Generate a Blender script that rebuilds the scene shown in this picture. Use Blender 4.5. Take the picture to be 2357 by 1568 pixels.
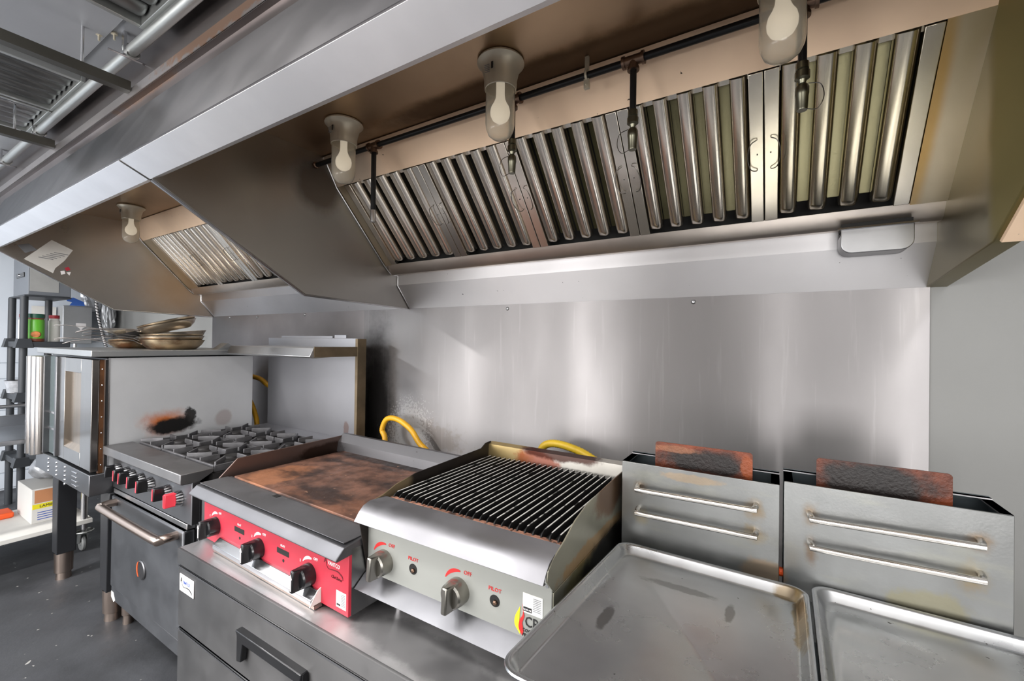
import bpy, bmesh, math, random
from mathutils import Vector, Matrix
random.seed(7)
sc = bpy.context.scene
COL = sc.collection
for o in list(bpy.data.objects): bpy.data.objects.remove(o)
PI = math.pi

# ------------------------------------------------------------------ camera
def make_camera():
    yaw, pitch, roll = .547133, .00590509, .0135334
    F = Vector((-math.sin(yaw)*math.cos(pitch), math.cos(yaw)*math.cos(pitch), math.sin(pitch)))
    r = Vector((math.cos(yaw), math.sin(yaw), 0)); u = r.cross(F)
    R = math.cos(roll)*r + math.sin(roll)*u
    U = -math.sin(roll)*r + math.cos(roll)*u
    cam = bpy.data.cameras.new('camera'); cam.sensor_fit = 'HORIZONTAL'; cam.sensor_width = 36
    cam.lens = 988.7*36/2357; cam.clip_start = .02; cam.clip_end = 50
    o = bpy.data.objects.new('camera', cam); COL.objects.link(o)
    m = Matrix((R, U, -F)).transposed().to_4x4(); m.translation = (0, 0, 1.55)
    o.matrix_world = m
    sc.camera = o
make_camera()

# ------------------------------------------------------------------ world, lamps, exposure
w = bpy.data.worlds.new('world'); sc.world = w; w.use_nodes = True
w.node_tree.nodes['Background'].inputs[0].default_value = (.95, .97, 1, 1)
w.node_tree.nodes['Background'].inputs[1].default_value = .5
sc.view_settings.view_transform = 'Standard'; sc.view_settings.look = 'None'
sc.view_settings.gamma = 1; sc.view_settings.use_curve_mapping = False
sc.view_settings.exposure = 0.2
def area(name, loc, size, power, col=(1, .985, .975), aim=None):
    l = bpy.data.lights.new(name, 'AREA'); l.shape = 'RECTANGLE'; l.size, l.size_y = size
    l.energy = power; l.color = col
    o = bpy.data.objects.new(name, l); COL.objects.link(o); o.location = loc
    if aim:
        o.rotation_euler = (Vector(aim)-Vector(loc)).to_track_quat('-Z', 'Y').to_euler()
    return o
# ceiling tube lamps over the aisle (short side along the aisle), plus added fill lamps
area('tube_and_fill_lamp', (-3.75, -.9, 2.70), (.16, 1.2), 80)
area('tube_and_fill_lamp', (-.7, -.22, 2.74), (4.6, .30), 55)  # long fill lamp added to brighten the cook surfaces and filters
for _x, _p in ((-2.25, 7), (-1.60, 11), (.84, 9)):
    area('tube_and_fill_lamp', (_x, -.4, 2.72), (.14, 1.0), _p)
area('tube_and_fill_lamp', (-5.5, -1.4, 2.72), (.3, 1.2), 45, (.93, .97, 1))  # added to light the far left area
area('tube_and_fill_lamp', (-1.6, -2.6, 2.72), (7.0, .15), 90)  # wash lamp added to brighten the unseen front wall
# unseen front: low windows inferred from streaks and hood shadows, broadened with added fill
area('window_and_fill_light', (-4.0, -2.95, 1.15), (4.2, 1.5), 85, (1, .995, .99), aim=(-4.0, 2, 1.15))  # low window broadened as fill for the hood interior
area('window_and_fill_light', (.85, -2.95, 1.0), (1.9, 1.2), 45, (1, .995, .99), aim=(.85, 2, 1.0))  # unseen window added as fill for the right end of the hood
for _x, _w, _p in ((-5.1, .2, 12), (-3.66, .16, 18), (-2.6, .18, 28), (-2.2, .08, 9), (.0, .22, 12), (1.40, .22, 20)):
    area('window_and_fill_light', (_x, -2.93, 1.3), (_w, 1.6), _p, (1, .98, .97), aim=(_x, 2, 1.3))

# ------------------------------------------------------------------ helpers
def lin(c):
    return tuple(((v/255)/12.92 if v/255 <= .04045 else ((v/255+.055)/1.055)**2.4) for v in c)+(1,)
MATS = {}
def mat(name, col, rough=.5, metal=0., var=.0, scale=3., spots=(), tan=None, aniso=0., wav=0., wscale=2.5,
        speck=None, streak=None, alpha=None, trans=0., ior=1.45, emit=None, stretch=(1, 1, 1), rvar=.0, bump=0., bscale=60., ztop=None, coat=0.):
    """Principled material; spots = stains and painted shade patches (centre, radii, sRGB, strength, raggedness)"""
    m = bpy.data.materials.new(name); m.use_nodes = True; nt = m.node_tree; N = nt.nodes; L = nt.links
    b = N['Principled BSDF']
    geo = N.new('ShaderNodeNewGeometry')
    P = geo.outputs['Position']
    def math_(op, a, c=None):
        n = N.new('ShaderNodeMath'); n.operation = op
        for i, v in enumerate((a, c)):
            if v is None: continue
            if hasattr(v, 'links'): L.new(v, n.inputs[i])
            else: n.inputs[i].default_value = v
        return n.outputs[0]
    def noise(sc_, det=4, st=(1, 1, 1), off=(0, 0, 0), rough_=.55):
        mp = N.new('ShaderNodeMapping'); mp.inputs['Scale'].default_value = st; mp.inputs['Location'].default_value = off
        L.new(P, mp.inputs['Vector'])
        n = N.new('ShaderNodeTexNoise'); n.inputs['Scale'].default_value = sc_; n.inputs['Detail'].default_value = det
        n.inputs['Roughness'].default_value = rough_
        L.new(mp.outputs[0], n.inputs['Vector']); return n.outputs['Fac']
    def ramp(x, a, c, lo=0., hi=1.):
        n = N.new('ShaderNodeMapRange'); n.interpolation_type = 'SMOOTHSTEP'; L.new(x, n.inputs[0])
        n.inputs[1].default_value = a; n.inputs[2].default_value = c; n.inputs[3].default_value = lo; n.inputs[4].default_value = hi
        return n.outputs[0]
    def mix(f, a, c):
        n = N.new('ShaderNodeMix'); n.data_type = 'RGBA'
        if hasattr(f, 'links'): L.new(f, n.inputs[0])
        else: n.inputs[0].default_value = f
        for i, v in ((6, a), (7, c)):
            if hasattr(v, 'links'): L.new(v, n.inputs[i])
            else: n.inputs[i].default_value = v
        return n.outputs[2]
    base = lin(col) if max(col) > 1 else tuple(col)+(1,)
    cur = base
    R = rough
    if var:
        f = ramp(noise(scale, 5, stretch), .3, .7)
        cur = mix(f, tuple(v*(1-var) for v in base[:3])+(1,), tuple(min(1, v*(1+var)) for v in base[:3])+(1,))
    if rvar:
        f2 = ramp(noise(scale*1.7, 5, stretch, (3, 1, 7)), .3, .7, max(.03, rough-rvar), rough+rvar)
        R = f2
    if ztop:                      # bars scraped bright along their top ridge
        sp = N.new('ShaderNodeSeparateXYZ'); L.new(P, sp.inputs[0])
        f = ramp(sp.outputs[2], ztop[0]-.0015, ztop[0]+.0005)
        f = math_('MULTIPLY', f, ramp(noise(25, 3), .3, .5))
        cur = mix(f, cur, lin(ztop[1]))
    for i, s in enumerate(spots):
        c, r, scol, stg, rag = s[:5]
        vm = N.new('ShaderNodeVectorMath'); vm.operation = 'SUBTRACT'; L.new(P, vm.inputs[0]); vm.inputs[1].default_value = c
        vd = N.new('ShaderNodeVectorMath'); vd.operation = 'DIVIDE'; L.new(vm.outputs[0], vd.inputs[0]); vd.inputs[1].default_value = r
        vl = N.new('ShaderNodeVectorMath'); vl.operation = 'LENGTH'; L.new(vd.outputs[0], vl.inputs[0])
        nz = noise(s[5] if len(s) > 5 else 14., 6, (1, 1, 1), (i*3.1, i*1.7, i), .65)
        d = math_('ADD', vl.outputs['Value'], math_('MULTIPLY', math_('SUBTRACT', nz, .5), rag*2))
        edge = s[6] if len(s) > 6 else .35
        f = ramp(d, 1.0, 1.0-edge-.001, 0, stg)
        cur = mix(f, cur, lin(scol))
        rs = s[7] if len(s) > 7 else None
        if rs is not None:
            n = N.new('ShaderNodeMix'); L.new(f, n.inputs[0])
            if hasattr(R, 'links'): L.new(R, n.inputs[2])
            else: n.inputs[2].default_value = R
            n.inputs[3].default_value = rs; R = n.outputs[0]
    if streak:                    # (scale, stretch, sRGB, strength, lo, hi)
        f = ramp(noise(streak[0], 6, streak[1], (5, 2, 1)), streak[4], streak[5], 0, streak[3])
        cur = mix(f, cur, lin(streak[2]))
    if speck:                     # (scale, sRGB, threshold)
        n = noise(speck[0], 2, (1, 1, 1), (9, 4, 2))
        f = ramp(n, speck[2], speck[2]+.03)
        cur = mix(f, cur, lin(speck[1]))
    if hasattr(cur, 'links'): L.new(cur, b.inputs['Base Color'])
    else: b.inputs['Base Color'].default_value = cur
    if hasattr(R, 'links'): L.new(R, b.inputs['Roughness'])
    else: b.inputs['Roughness'].default_value = R
    b.inputs['Metallic'].default_value = metal
    b.inputs['IOR'].default_value = ior
    if coat: b.inputs['Coat Weight'].default_value = coat
    if trans: b.inputs['Transmission Weight'].default_value = trans
    if alpha is not None: b.inputs['Alpha'].default_value = alpha
    if emit: b.inputs['Emission Color'].default_value = lin(emit[0]); b.inputs['Emission Strength'].default_value = emit[1]
    if aniso and tan:
        b.inputs['Anisotropic'].default_value = aniso
        cx = N.new('ShaderNodeCombineXYZ')
        for i in range(3): cx.inputs[i].default_value = tan[i]
        L.new(cx.outputs[0], b.inputs['Tangent'])
    if wav or bump:
        bp = N.new('ShaderNodeBump'); bp.inputs['Distance'].default_value = .02
        if wav: L.new(noise(wscale, 2, stretch, (1, 8, 3)), bp.inputs['Height']); bp.inputs['Strength'].default_value = wav
        if bump:
            if wav:
                b2 = N.new('ShaderNodeBump'); L.new(bp.outputs[0], b2.inputs['Normal'])
            else: b2 = bp
            b2.inputs['Distance'].default_value = .004
            L.new(noise(bscale, 4, (1, 1, 1), (2, 2, 5)), b2.inputs['Height']); b2.inputs['Strength'].default_value = bump
            bp = b2
        L.new(bp.outputs[0], b.inputs['Normal'])
    MATS[name] = m
    return m

class MB:
    """collects shapes (world coordinates) into one mesh"""
    def __init__(s): s.bm = bmesh.new()
    def faces(s, verts, faces):
        vs = [s.bm.verts.new(v) for v in verts]
        for f in faces:
            try: s.bm.faces.new([vs[i] for i in f])
            except ValueError: pass
        return s
    def box(s, x0, x1, y0, y1, z0, z1):
        return s.faces([(x, y, z) for z in (z0, z1) for y in (y0, y1) for x in (x0, x1)],
                       [(0, 2, 3, 1), (4, 5, 7, 6), (0, 1, 5, 4), (2, 6, 7, 3), (0, 4, 6, 2), (1, 3, 7, 5)])
    def prism(s, pts, a0, a1, ax='x'):
        """polygon extruded: ax x -> pts are (y,z); ax y -> (x,z); ax z -> (x,y)"""
        def v(p, a): return {'x': (a, p[0], p[1]), 'y': (p[0], a, p[1]), 'z': (p[0], p[1], a)}[ax]
        n = len(pts)
        return s.faces([v(p, a0) for p in pts]+[v(p, a1) for p in pts],
                       [tuple(range(n-1, -1, -1)), tuple(range(n, 2*n))]+[(i, (i+1) % n, n+(i+1) % n, n+i) for i in range(n)])
    def sheet(s, pl, a0, a1, t=.002, ax='x'):
        """bent sheet: open polyline given thickness t and extruded"""
        pl = [Vector(p) for p in pl]; off = []
        for i, p in enumerate(pl):
            ds = []
            if i > 0: ds.append((p-pl[i-1]).normalized())
            if i < len(pl)-1: ds.append((pl[i+1]-p).normalized())
            d = sum(ds, Vector((0, 0))).normalized(); n = Vector((-d.y, d.x))
            k = 1/max(.4, n.dot(Vector((-ds[0].y, ds[0].x))))
            off.append(p+n*t*k)
        def v(p, a): return {'x': (a, p[0], p[1]), 'y': (p[0], a, p[1]), 'z': (p[0], p[1], a)}[ax]
        n = len(pl); V = []
        for a in (a0, a1): V += [v(p, a) for p in pl]+[v(p, a) for p in off]
        Fc = []
        for i in range(n-1):
            Fc += [(i, i+1, 2*n+i+1, 2*n+i), (n+i+1, n+i, 3*n+i, 3*n+i+1), (i, n+i, n+i+1, i+1), (2*n+i, 2*n+i+1, 3*n+i+1, 3*n+i)]
        Fc += [(0, 2*n, 3*n, n), (n-1, 2*n-1, 4*n-1, 3*n-1)]
        return s.faces(V, Fc)
    def ring(s, c, axis, r, seg, ref=None):
        axis = Vector(axis).normalized()
        ref = ref or (Vector((0, 0, 1)) if abs(axis.z) < .9 else Vector((1, 0, 0)))
        e1 = axis.cross(ref).normalized(); e2 = axis.cross(e1)
        return [s.bm.verts.new(Vector(c)+e1*r*math.cos(2*PI*k/seg)+e2*r*math.sin(2*PI*k/seg)) for k in range(seg)]
    def skin(s, rings, cap=(True, True), closed=False):
        n = len(rings[0])
        for a, b_ in zip(rings, rings[1:]+([rings[0]] if closed else [])):
            for k in range(n):
                try: s.bm.faces.new((a[k], a[(k+1) % n], b_[(k+1) % n], b_[k]))
                except ValueError: pass
        if not closed:
            if cap[0]: s.bm.faces.new(rings[0][::-1])
            if cap[1]: s.bm.faces.new(rings[-1])
        return s
    def cyl(s, p0, p1, r0, r1=None, seg=16):
        a = Vector(p1)-Vector(p0); r1 = r0 if r1 is None else r1
        return s.skin([s.ring(p0, a, r0, seg), s.ring(p1, a, r1, seg)])
    def lathe(s, prof, o, axis=(0, 0, 1), seg=24, cap=(False, False)):
        axis = Vector(axis).normalized(); o = Vector(o)
        return s.skin([s.ring(o+axis*h, axis, max(r, 1e-4), seg) for r, h in prof], cap)
    def tube(s, pts, r, seg=8, closed=False):
        pts = [Vector(p) for p in pts]; n = len(pts); rings = []
        ref = None
        for i, p in enumerate(pts):
            a = pts[(i-1) % n] if (i > 0 or closed) else p
            b_ = pts[(i+1) % n] if (i < n-1 or closed) else p
            d = (b_-a).normalized()
            if ref is None: ref = Vector((0, 0, 1)) if abs(d.z) < .9 else Vector((1, 0, 0))
            e1 = d.cross(ref).normalized(); e2 = d.cross(e1).normalized(); ref = -e2 if False else (e1.cross(d)).normalized()
            rr = r[i] if isinstance(r, (list, tuple)) else r
            rings.append([s.bm.verts.new(p+e1*rr*math.cos(2*PI*k/seg)+e2*rr*math.sin(2*PI*k/seg)) for k in range(seg)])
        return s.skin(rings, closed=closed)
    def sphere(s, c, r, seg=16, sq=(1, 1, 1)):
        q = bmesh.ops.create_uvsphere(s.bm, u_segments=seg, v_segments=seg//2, radius=r)
        for v in q['verts']: v.co = Vector((v.co.x*sq[0], v.co.y*sq[1], v.co.z*sq[2]))+Vector(c)
        return s
    def build(s, name, m, parent=None, bevel=0., smooth=30, seg=2):
        me = bpy.data.meshes.new(name)
        org = ORG.get(parent, Vector((0, 0, 0))) if parent else Vector((0, 0, 0))
        bmesh.ops.recalc_face_normals(s.bm, faces=s.bm.faces)
        for v in s.bm.verts: v.co -= org
        s.bm.to_mesh(me); s.bm.free()
        me.materials.append(MATS[m] if isinstance(m, str) else m)
        o = bpy.data.objects.new(name, me); COL.objects.link(o)
        if parent: o.parent = parent
        ORG[o] = org
        if bevel:
            md = o.modifiers.new('bevel', 'BEVEL'); md.width = bevel; md.segments = seg; md.limit_method = 'ANGLE'; md.angle_limit = math.radians(35)
            md.harden_normals = False
        if smooth:
            for p in me.polygons: p.use_smooth = True
            try: me.set_sharp_from_angle(angle=math.radians(smooth))
            except Exception: pass
        return o
ORG = {}
def curve(pts, n=8):
    """Catmull-Rom through pts"""
    P = [Vector(p) for p in pts]; P = [P[0]*2-P[1]]+P+[P[-1]*2-P[-2]]; out = []
    for i in range(1, len(P)-2):
        for k in range(n):
            t = k/n; a, b, c, d = P[i-1:i+3]
            out.append(.5*((2*b)+(c-a)*t+(2*a-5*b+4*c-d)*t*t+(3*b-a-3*c+d)*t**3))
    return out+[P[-2]]
def thing(name, label, cat, loc, rotz=0, group=None):
    o = bpy.data.objects.new(name, None); COL.objects.link(o); o.location = loc; o.rotation_euler = (0, 0, rotz)
    o.empty_display_size = .05
    o['label'] = label; o['category'] = cat
    if group: o['group'] = group
    ORG[o] = Vector(loc); return o
def tag(o, label, cat, group=None):
    o['label'] = label; o['category'] = cat
    if group: o['group'] = group
    return o
def struct(o): o['kind'] = 'structure'; return o
def lab(o, t): o['label'] = t; return o
def dup(root, loc=None, label=None, rot=None):
    r = root.copy(); COL.objects.link(r)
    if loc is not None: r.location = loc
    if rot is not None: r.rotation_euler = rot
    if label: r['label'] = label
    for ch in list(root.children):
        c = ch.copy(); COL.objects.link(c); c.parent = r
        for g in list(ch.children):
            d = g.copy(); COL.objects.link(d); d.parent = c
    return r
FRONT = Matrix.Rotation(PI/2, 4, 'X')                   # text that faces -Y
def text(s, size, m, parent, loc, name='lettering', M=FRONT, align='CENTER', shear=0., ext=.0006, sx=1.):
    cu = bpy.data.curves.new(name, 'FONT'); cu.body = s; cu.size = size; cu.align_x = align; cu.align_y = 'CENTER'
    cu.extrude = ext; cu.shear = shear; cu.resolution_u = 2
    t = bpy.data.objects.new('tmp', cu); COL.objects.link(t)
    dg = bpy.context.evaluated_depsgraph_get(); dg.update()
    me = bpy.data.meshes.new_from_object(t.evaluated_get(dg)); bpy.data.objects.remove(t)
    me.transform(Matrix.Diagonal((sx, 1, 1, 1)))
    me.transform(M); me.transform(Matrix.Translation(Vector(loc)-ORG.get(parent, Vector())))
    me.materials.clear(); me.materials.append(MATS[m])
    me.name = name
    o = bpy.data.objects.new(name, me); COL.objects.link(o); o.parent = parent; ORG[o] = ORG.get(parent, Vector())
    return o
def B(*a): return MB().box(*a)

# ------------------------------------------------------------------ materials
YW = 1.86
mat('floor', (54, 55, 58), .55, 0, .42, 2.2, speck=(22, (150, 148, 144), .70), bump=.25, bscale=30, rvar=.12,
    spots=[((-2.6, -.2, 0), (.35, .25, .1), (120, 105, 98), .8, .5, 9), ((-3.4, .55, 0), (.6, .25, .1), (58, 59, 62), .7, .4, 4)])
mat('white_wall', (132, 132, 130), .6, 0, .03, 2, bump=.08, bscale=40)
mat('left_wall', (205, 212, 221), .5, 0, .03, 2)
mat('cream_wall', (240, 238, 235), .8)
mat('ceiling', (150, 152, 156), .42, .2, .08, 1.5, wav=.15)
mat('closure', (140, 132, 130), .33, 1, .12, 2, spots=[((-2.2, .7, 2.58), (.5, .1, .05), (150, 112, 82), .5, .5, 14)])
mat('closure_light', (178, 173, 172), .4, 1, .1, 2, spots=[((-1.6, .7, 2.6), (.5, .1, .05), (176, 120, 70), .6, .8, 30)])
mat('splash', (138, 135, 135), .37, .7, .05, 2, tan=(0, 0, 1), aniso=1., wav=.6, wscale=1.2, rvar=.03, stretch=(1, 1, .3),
    spots=[((-2.12, YW, 1.1), (.22, .1, .8), (30, 28, 27), .93, .35, 5, .7), ((-1.75, YW, 1.0), (.35, .1, .12), (120, 112, 106), .6, .7, 22), ((-1.83, YW, 1.0), (.16, .1, .2), (190, 187, 184), .35, 1.6, 70, .2)],  # tall dark first patch paints the shadow in the gap by the backguard
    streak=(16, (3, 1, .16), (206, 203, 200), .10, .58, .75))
mat('splash_small', (150, 144, 143), .42, 1, .1, 3, tan=(0, 0, 1), aniso=.9, wav=.12, wscale=2)
mat('steel', (176, 176, 177), .36, 1, .07, 3, tan=(0, 0, 1), aniso=.6, rvar=.05)
mat('steel_dull', (150, 150, 151), .36, 1, .1, 4, rvar=.07)
mat('steel_dark', (112, 112, 114), .34, 1, .1, 4, rvar=.06)
mat('steel_bright', (205, 205, 207), .22, 1, .04, 5)
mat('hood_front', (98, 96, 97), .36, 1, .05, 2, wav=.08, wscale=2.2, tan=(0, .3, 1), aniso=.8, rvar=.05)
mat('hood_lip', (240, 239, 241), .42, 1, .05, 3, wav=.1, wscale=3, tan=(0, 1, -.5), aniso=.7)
mat('hood_panel', (182, 178, 173), .30, 1, .06, 2, rvar=.03, spots=[((-4.2, 1.6, 1.95), (.3, .42, .5), (176, 138, 92), .6, .25, 3, .95, .9)])
mat('hood_panel_mid', (164, 161, 157), .33, 1, .06, 2, rvar=.03, spots=[((-1.857, 1.25, 2.28), (.2, .16, .16), (88, 70, 50), .7, .35, 3, .5, .9)])
mat('hood_panel_right', (128, 118, 90), .36, 1, .06, 2, spots=[((.42, 1.3, 2.1), (.3, .12, .6), (150, 140, 84), .5, .3, 3, .5, .9)])
mat('hood_top', (184, 158, 130), .36, 1, .12, 1.6, rvar=.04, spots=[((-.6, 1.23, 2.43), (1.0, .1, .2), (74, 52, 34), .75, .4, 4, .5, .8)])  # dark strip along the pipe paints a shadow into the brown metal
mat('hood_band', (238, 208, 178), .5, .25, .08, 2.2, speck=(60, (70, 52, 36), .74), spots=[((-1.75, 1.3, 2.35), (.3, .2, .2), (150, 142, 130), .7, .3, 3, .6)])
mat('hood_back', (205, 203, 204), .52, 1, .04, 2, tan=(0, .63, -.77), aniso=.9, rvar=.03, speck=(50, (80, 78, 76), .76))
mat('trough', (196, 186, 176), .36, 1, .1, 4)
mat('filter', (235, 227, 216), .22, 1, .06, 3, rvar=.02, stretch=(1, .5, .5), spots=[((.15, 1.5, 2.15), (.5, .4, .4), (196, 184, 148), .7, .3, 4, .8)])
mat('filter_rear', (84, 80, 56), .5, .7, .12, 12, bump=.2, bscale=120, spots=[((.3, 1.5, 2.15), (.75, .6, .6), (216, 208, 164), 1., .1, 4, .7)])
mat('filter_dark', (22, 21, 20), .8)
mat('filler', (205, 192, 168), .35, 1, .08, 3, spots=[((.34, 1.5, 2.15), (.03, .5, .5), (196, 150, 60), .7, .2, 4, .8)])
mat('black_pipe', (26, 26, 27), .35, .3)
mat('brass', (120, 98, 84), .4, 1)
mat('nozzle', (108, 106, 92), .3, 1)
mat('wire', (110, 106, 100), .3, 1)
mat('lamp_metal', (196, 188, 170), .42, .5, .05)
mat('glass', (236, 230, 218), .12, 0, trans=.82, ior=1.25)
mat('bulb', (240, 236, 226), .3, 0, emit=((255, 246, 232), .5))
mat('old_paper', (150, 150, 148), .8, 0, .05, 10)
mat('print_black', (32, 31, 32), .6)
mat('print_grey', (120, 122, 126), .7)
mat('paper', (212, 210, 205), .7, 0, .03, 8)
mat('print_white', (240, 236, 236), .5)
mat('print_red', (200, 40, 40), .5)
mat('print_darkred', (96, 20, 30), .5)
mat('print_blue', (52, 84, 170), .6)
mat('red_panel', (176, 46, 62), .45, 0, .04, 3, speck=(70, (240, 190, 190), .78))
mat('red_plastic', (226, 62, 76), .35)
mat('black_plastic', (22, 22, 24), .3, 0, coat=.3)
mat('black_dull', (20, 20, 21), .6)
mat('black_leg', (34, 35, 38), .45)
mat('cast_iron', (98, 97, 99), .5, .55, .25, 14, bump=.15, bscale=80)
mat('range_steel', (110, 111, 114), .48, 1, .08, 3, rvar=.05, tan=(0, 0, 1), aniso=.7)
mat('range_ledge', (132, 131, 132), .45, 1, .08, 3, rvar=.06)
mat('cooktop', (40, 38, 38), .6, .4, .3, 10)
mat('backguard', (148, 148, 152), .4, .85, .04, 2, spots=[((-2.2, 1.7, 1.02), (.03, .1, .05), (120, 90, 80), .6, .5, 30)])
mat('backguard_side', (112, 98, 78), .5, .6, .2, 8)
mat('oven_side', (184, 185, 187), .5, .35, .04, 4, bump=.06, bscale=200,
    spots=[((-3.06, 1.11, 1.055), (.1, .16, .10), (176, 92, 16), .95, .4, 10, .8, .8),
           ((-3.06, 1.145, 1.03), (.1, .15, .06), (10, 8, 7), 1., .6, 11, .45, .8),
           ((-3.06, 1.23, 1.07), (.1, .04, .06), (10, 8, 7), .95, .8, 22, .3, .8),
           ((-3.06, 1.42, 1.04), (.1, .06, .06), (150, 136, 132), .6, .3, 12)])
mat('oven_door', (150, 147, 144), .22, 1, .08, 4, wav=.06, stretch=(3, 1, .3))
mat('oven_trim', (128, 124, 121), .22, 1)
mat('oven_rust', (92, 60, 36), .5, .4, .4, 12)
mat('oven_base', (116, 117, 120), .33, 1, .08, 4)
mat('oven_glass', (110, 122, 124), .12, .5)
mat('oven_warm', (164, 146, 126), .22, 1, .12, 8, stretch=(4, 1, .3))
mat('oven_top', (150, 152, 153), .4, .8, .05, 4)
mat('leg_metal', (176, 160, 150), .3, 1)
mat('pan_metal', (212, 202, 186), .27, .95, .18, 10, streak=(9, (1, 1, 2.5), (150, 104, 60), .6, .5, .72))
mat('pan_brown', (204, 182, 150), .3, .95, .2, 9, streak=(7, (1, 1, 1.5), (124, 74, 36), .85, .45, .68))
mat('pan_handle', (120, 116, 114), .3, 1, .1, 20)
mat('pan_inner', (72, 70, 70), .4, .9)
mat('griddle_plate', (112, 80, 66), .5, .2, .4, 16, rvar=.1, bump=.3, bscale=70, streak=(5, (.9, 1.7, 1), (36, 31, 31), .85, .43, .64), speck=(46, (150, 112, 88), .7),
    spots=[((-1.8, 1.02, .97), (.14, .22, .1), (164, 110, 78), .8, .7, 14), ((-1.35, .98, .97), (.3, .09, .1), (134, 88, 64), .6, .6, 14),
           ((-1.55, 1.44, .97), (.5, .05, .1), (30, 24, 22), .8, .4, 10)])
mat('griddle_wall', (122, 104, 98), .38, .9, .12, 3, spots=[((-1.98, 1.4, .98), (.1, .2, .05), (52, 36, 28), .85, .4, 9)])
mat('griddle_back', (108, 107, 109), .5, 1, .06, 3, speck=(48, (60, 46, 42), .7))
mat('griddle_land', (130, 130, 133), .5, .9, .10, 4, rvar=.05)
mat('griddle_lip', (106, 106, 109), .5, .9, .06, 4, rvar=.04)
mat('cab_steel', (104, 103, 103), .45, 1, .06, 3, rvar=.05, tan=(0, 0, 1), aniso=.85)
mat('cab_top', (192, 190, 190), .42, 1, .06, 3, rvar=.05, tan=(0, 1, 0), aniso=.8, spots=[((-.8, .85, .74), (.3, .08, .1), (96, 95, 95), .5, .5, 8)])
mat('charb_panel', (150, 151, 146), .5, .35, .03, 3)
mat('charb_nose', (132, 131, 134), .40, 1, .05, 4, rvar=.06, tan=(0, .6, 1), aniso=.7)
mat('charb_tray', (118, 118, 121), .42, 1, .08, 5, rvar=.05)
mat('charb_side', (158, 156, 140), .38, .85, .12, 5,
    spots=[((-.42, 1.28, 1.1), (.1, .16, .07), (112, 74, 44), .8, .5, 10), ((-.42, 1.15, 1.0), (.1, .3, .03), (176, 130, 60), .6, .6, 18),
           ((-.42, 1.05, .95), (.1, .12, .05), (126, 118, 70), .7, .5, 14), ((-.42, 1.25, .92), (.1, .3, .09), (14, 13, 12), .97, .4, 10),
           ((-.42, 1.5, 1.0), (.1, .14, .2), (16, 14, 13), .97, .3, 10)])
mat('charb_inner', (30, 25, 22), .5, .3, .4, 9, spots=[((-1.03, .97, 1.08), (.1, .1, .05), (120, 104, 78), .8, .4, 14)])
mat('charb_back', (200, 196, 188), .38, .9, .1, 6,
    spots=[((-.95, 1.53, 1.09), (.16, .1, .07), (176, 148, 78), .8, .5, 12), ((-.80, 1.53, 1.08), (.11, .1, .06), (150, 66, 36), .8, .6, 16),
           ((-.70, 1.53, 1.12), (.2, .1, .03), (66, 30, 22), .9, .5, 16)])
mat('charb_body', (24, 25, 27), .4, .4)
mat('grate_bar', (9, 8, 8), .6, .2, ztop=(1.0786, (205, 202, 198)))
mat('grate_front', (156, 112, 92), .6, .2, .4, 30, bump=.4, bscale=90, streak=(40, (1, 1, 1), (40, 34, 32), .9, .5, .6))
mat('knob_steel', (150, 147, 140), .3, 1, .06, 8)
mat('yellow_hose', (212, 158, 32), .42, 0, .08, 12, spots=[((-1.99, YW, 1.0), (.05, .1, .06), (150, 70, 40), .7, .4, 20), ((-1.68, YW, .98), (.04, .1, .05), (96, 66, 24), .7, .4, 20)])
mat('yellow_hose_dull', (202, 168, 40), .45, 0, .1, 12)
mat('fryer_steel', (122, 123, 122), .36, .9, .08, 5, rvar=.08, bump=.04, bscale=160,
    streak=(9, (.5, 1, 2), (138, 138, 126), .35, .52, .7),
    spots=[((-.345, 1.33, 1.115), (.03, .1, .03), (104, 78, 40), .55, .6, 40, .9), ((-.04, 1.33, 1.11), (.035, .1, .04), (122, 96, 50), .55, .6, 40, .9),
           ((-.04, 1.33, 1.045), (.04, .1, .035), (128, 104, 58), .55, .6, 40, .9), ((-.34, 1.33, 1.03), (.03, .1, .04), (140, 124, 80), .45, .6, 40, .9),
           ((.085, 1.33, 1.125), (.025, .1, .04), (108, 82, 44), .55, .6, 40, .9), ((.085, 1.33, 1.03), (.02, .1, .055), (92, 70, 44), .7, .6, 40, .9),
           ((.385, 1.33, 1.13), (.03, .1, .03), (112, 84, 44), .55, .6, 40, .9), ((.375, 1.33, 1.05), (.035, .1, .05), (128, 106, 56), .5, .6, 40, .9),
           ((.3, 1.33, .96), (.09, .1, .05), (128, 122, 92), .6, .5, 20), ((-.2, 1.33, 1.165), (.1, .1, .015), (150, 130, 104), .6, .6, 30),
           ((-.02, 1.33, .95), (.06, .1, .04), (170, 142, 108), .5, .5, 20)])
mat('fryer_bar', (190, 186, 180), .25, 1)
mat('fryer_inner', (92, 100, 104), .4, .9)
mat('burnt', (92, 40, 16), .42, .1, .4, 18, bump=.4, bscale=110,
    spots=[((-.17, 1.38, 1.205), (.16, .1, .052), (12, 9, 8), .97, .45, 20, .5), ((.21, 1.38, 1.215), (.165, .1, .075), (12, 9, 8), .98, .4, 20, .5),
           ((-.06, 1.38, 1.21), (.02, .1, .04), (140, 66, 22), .55, .4, 26), ((-.25, 1.38, 1.235), (.08, .1, .012), (128, 84, 58), .6, .5, 40)])
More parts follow.
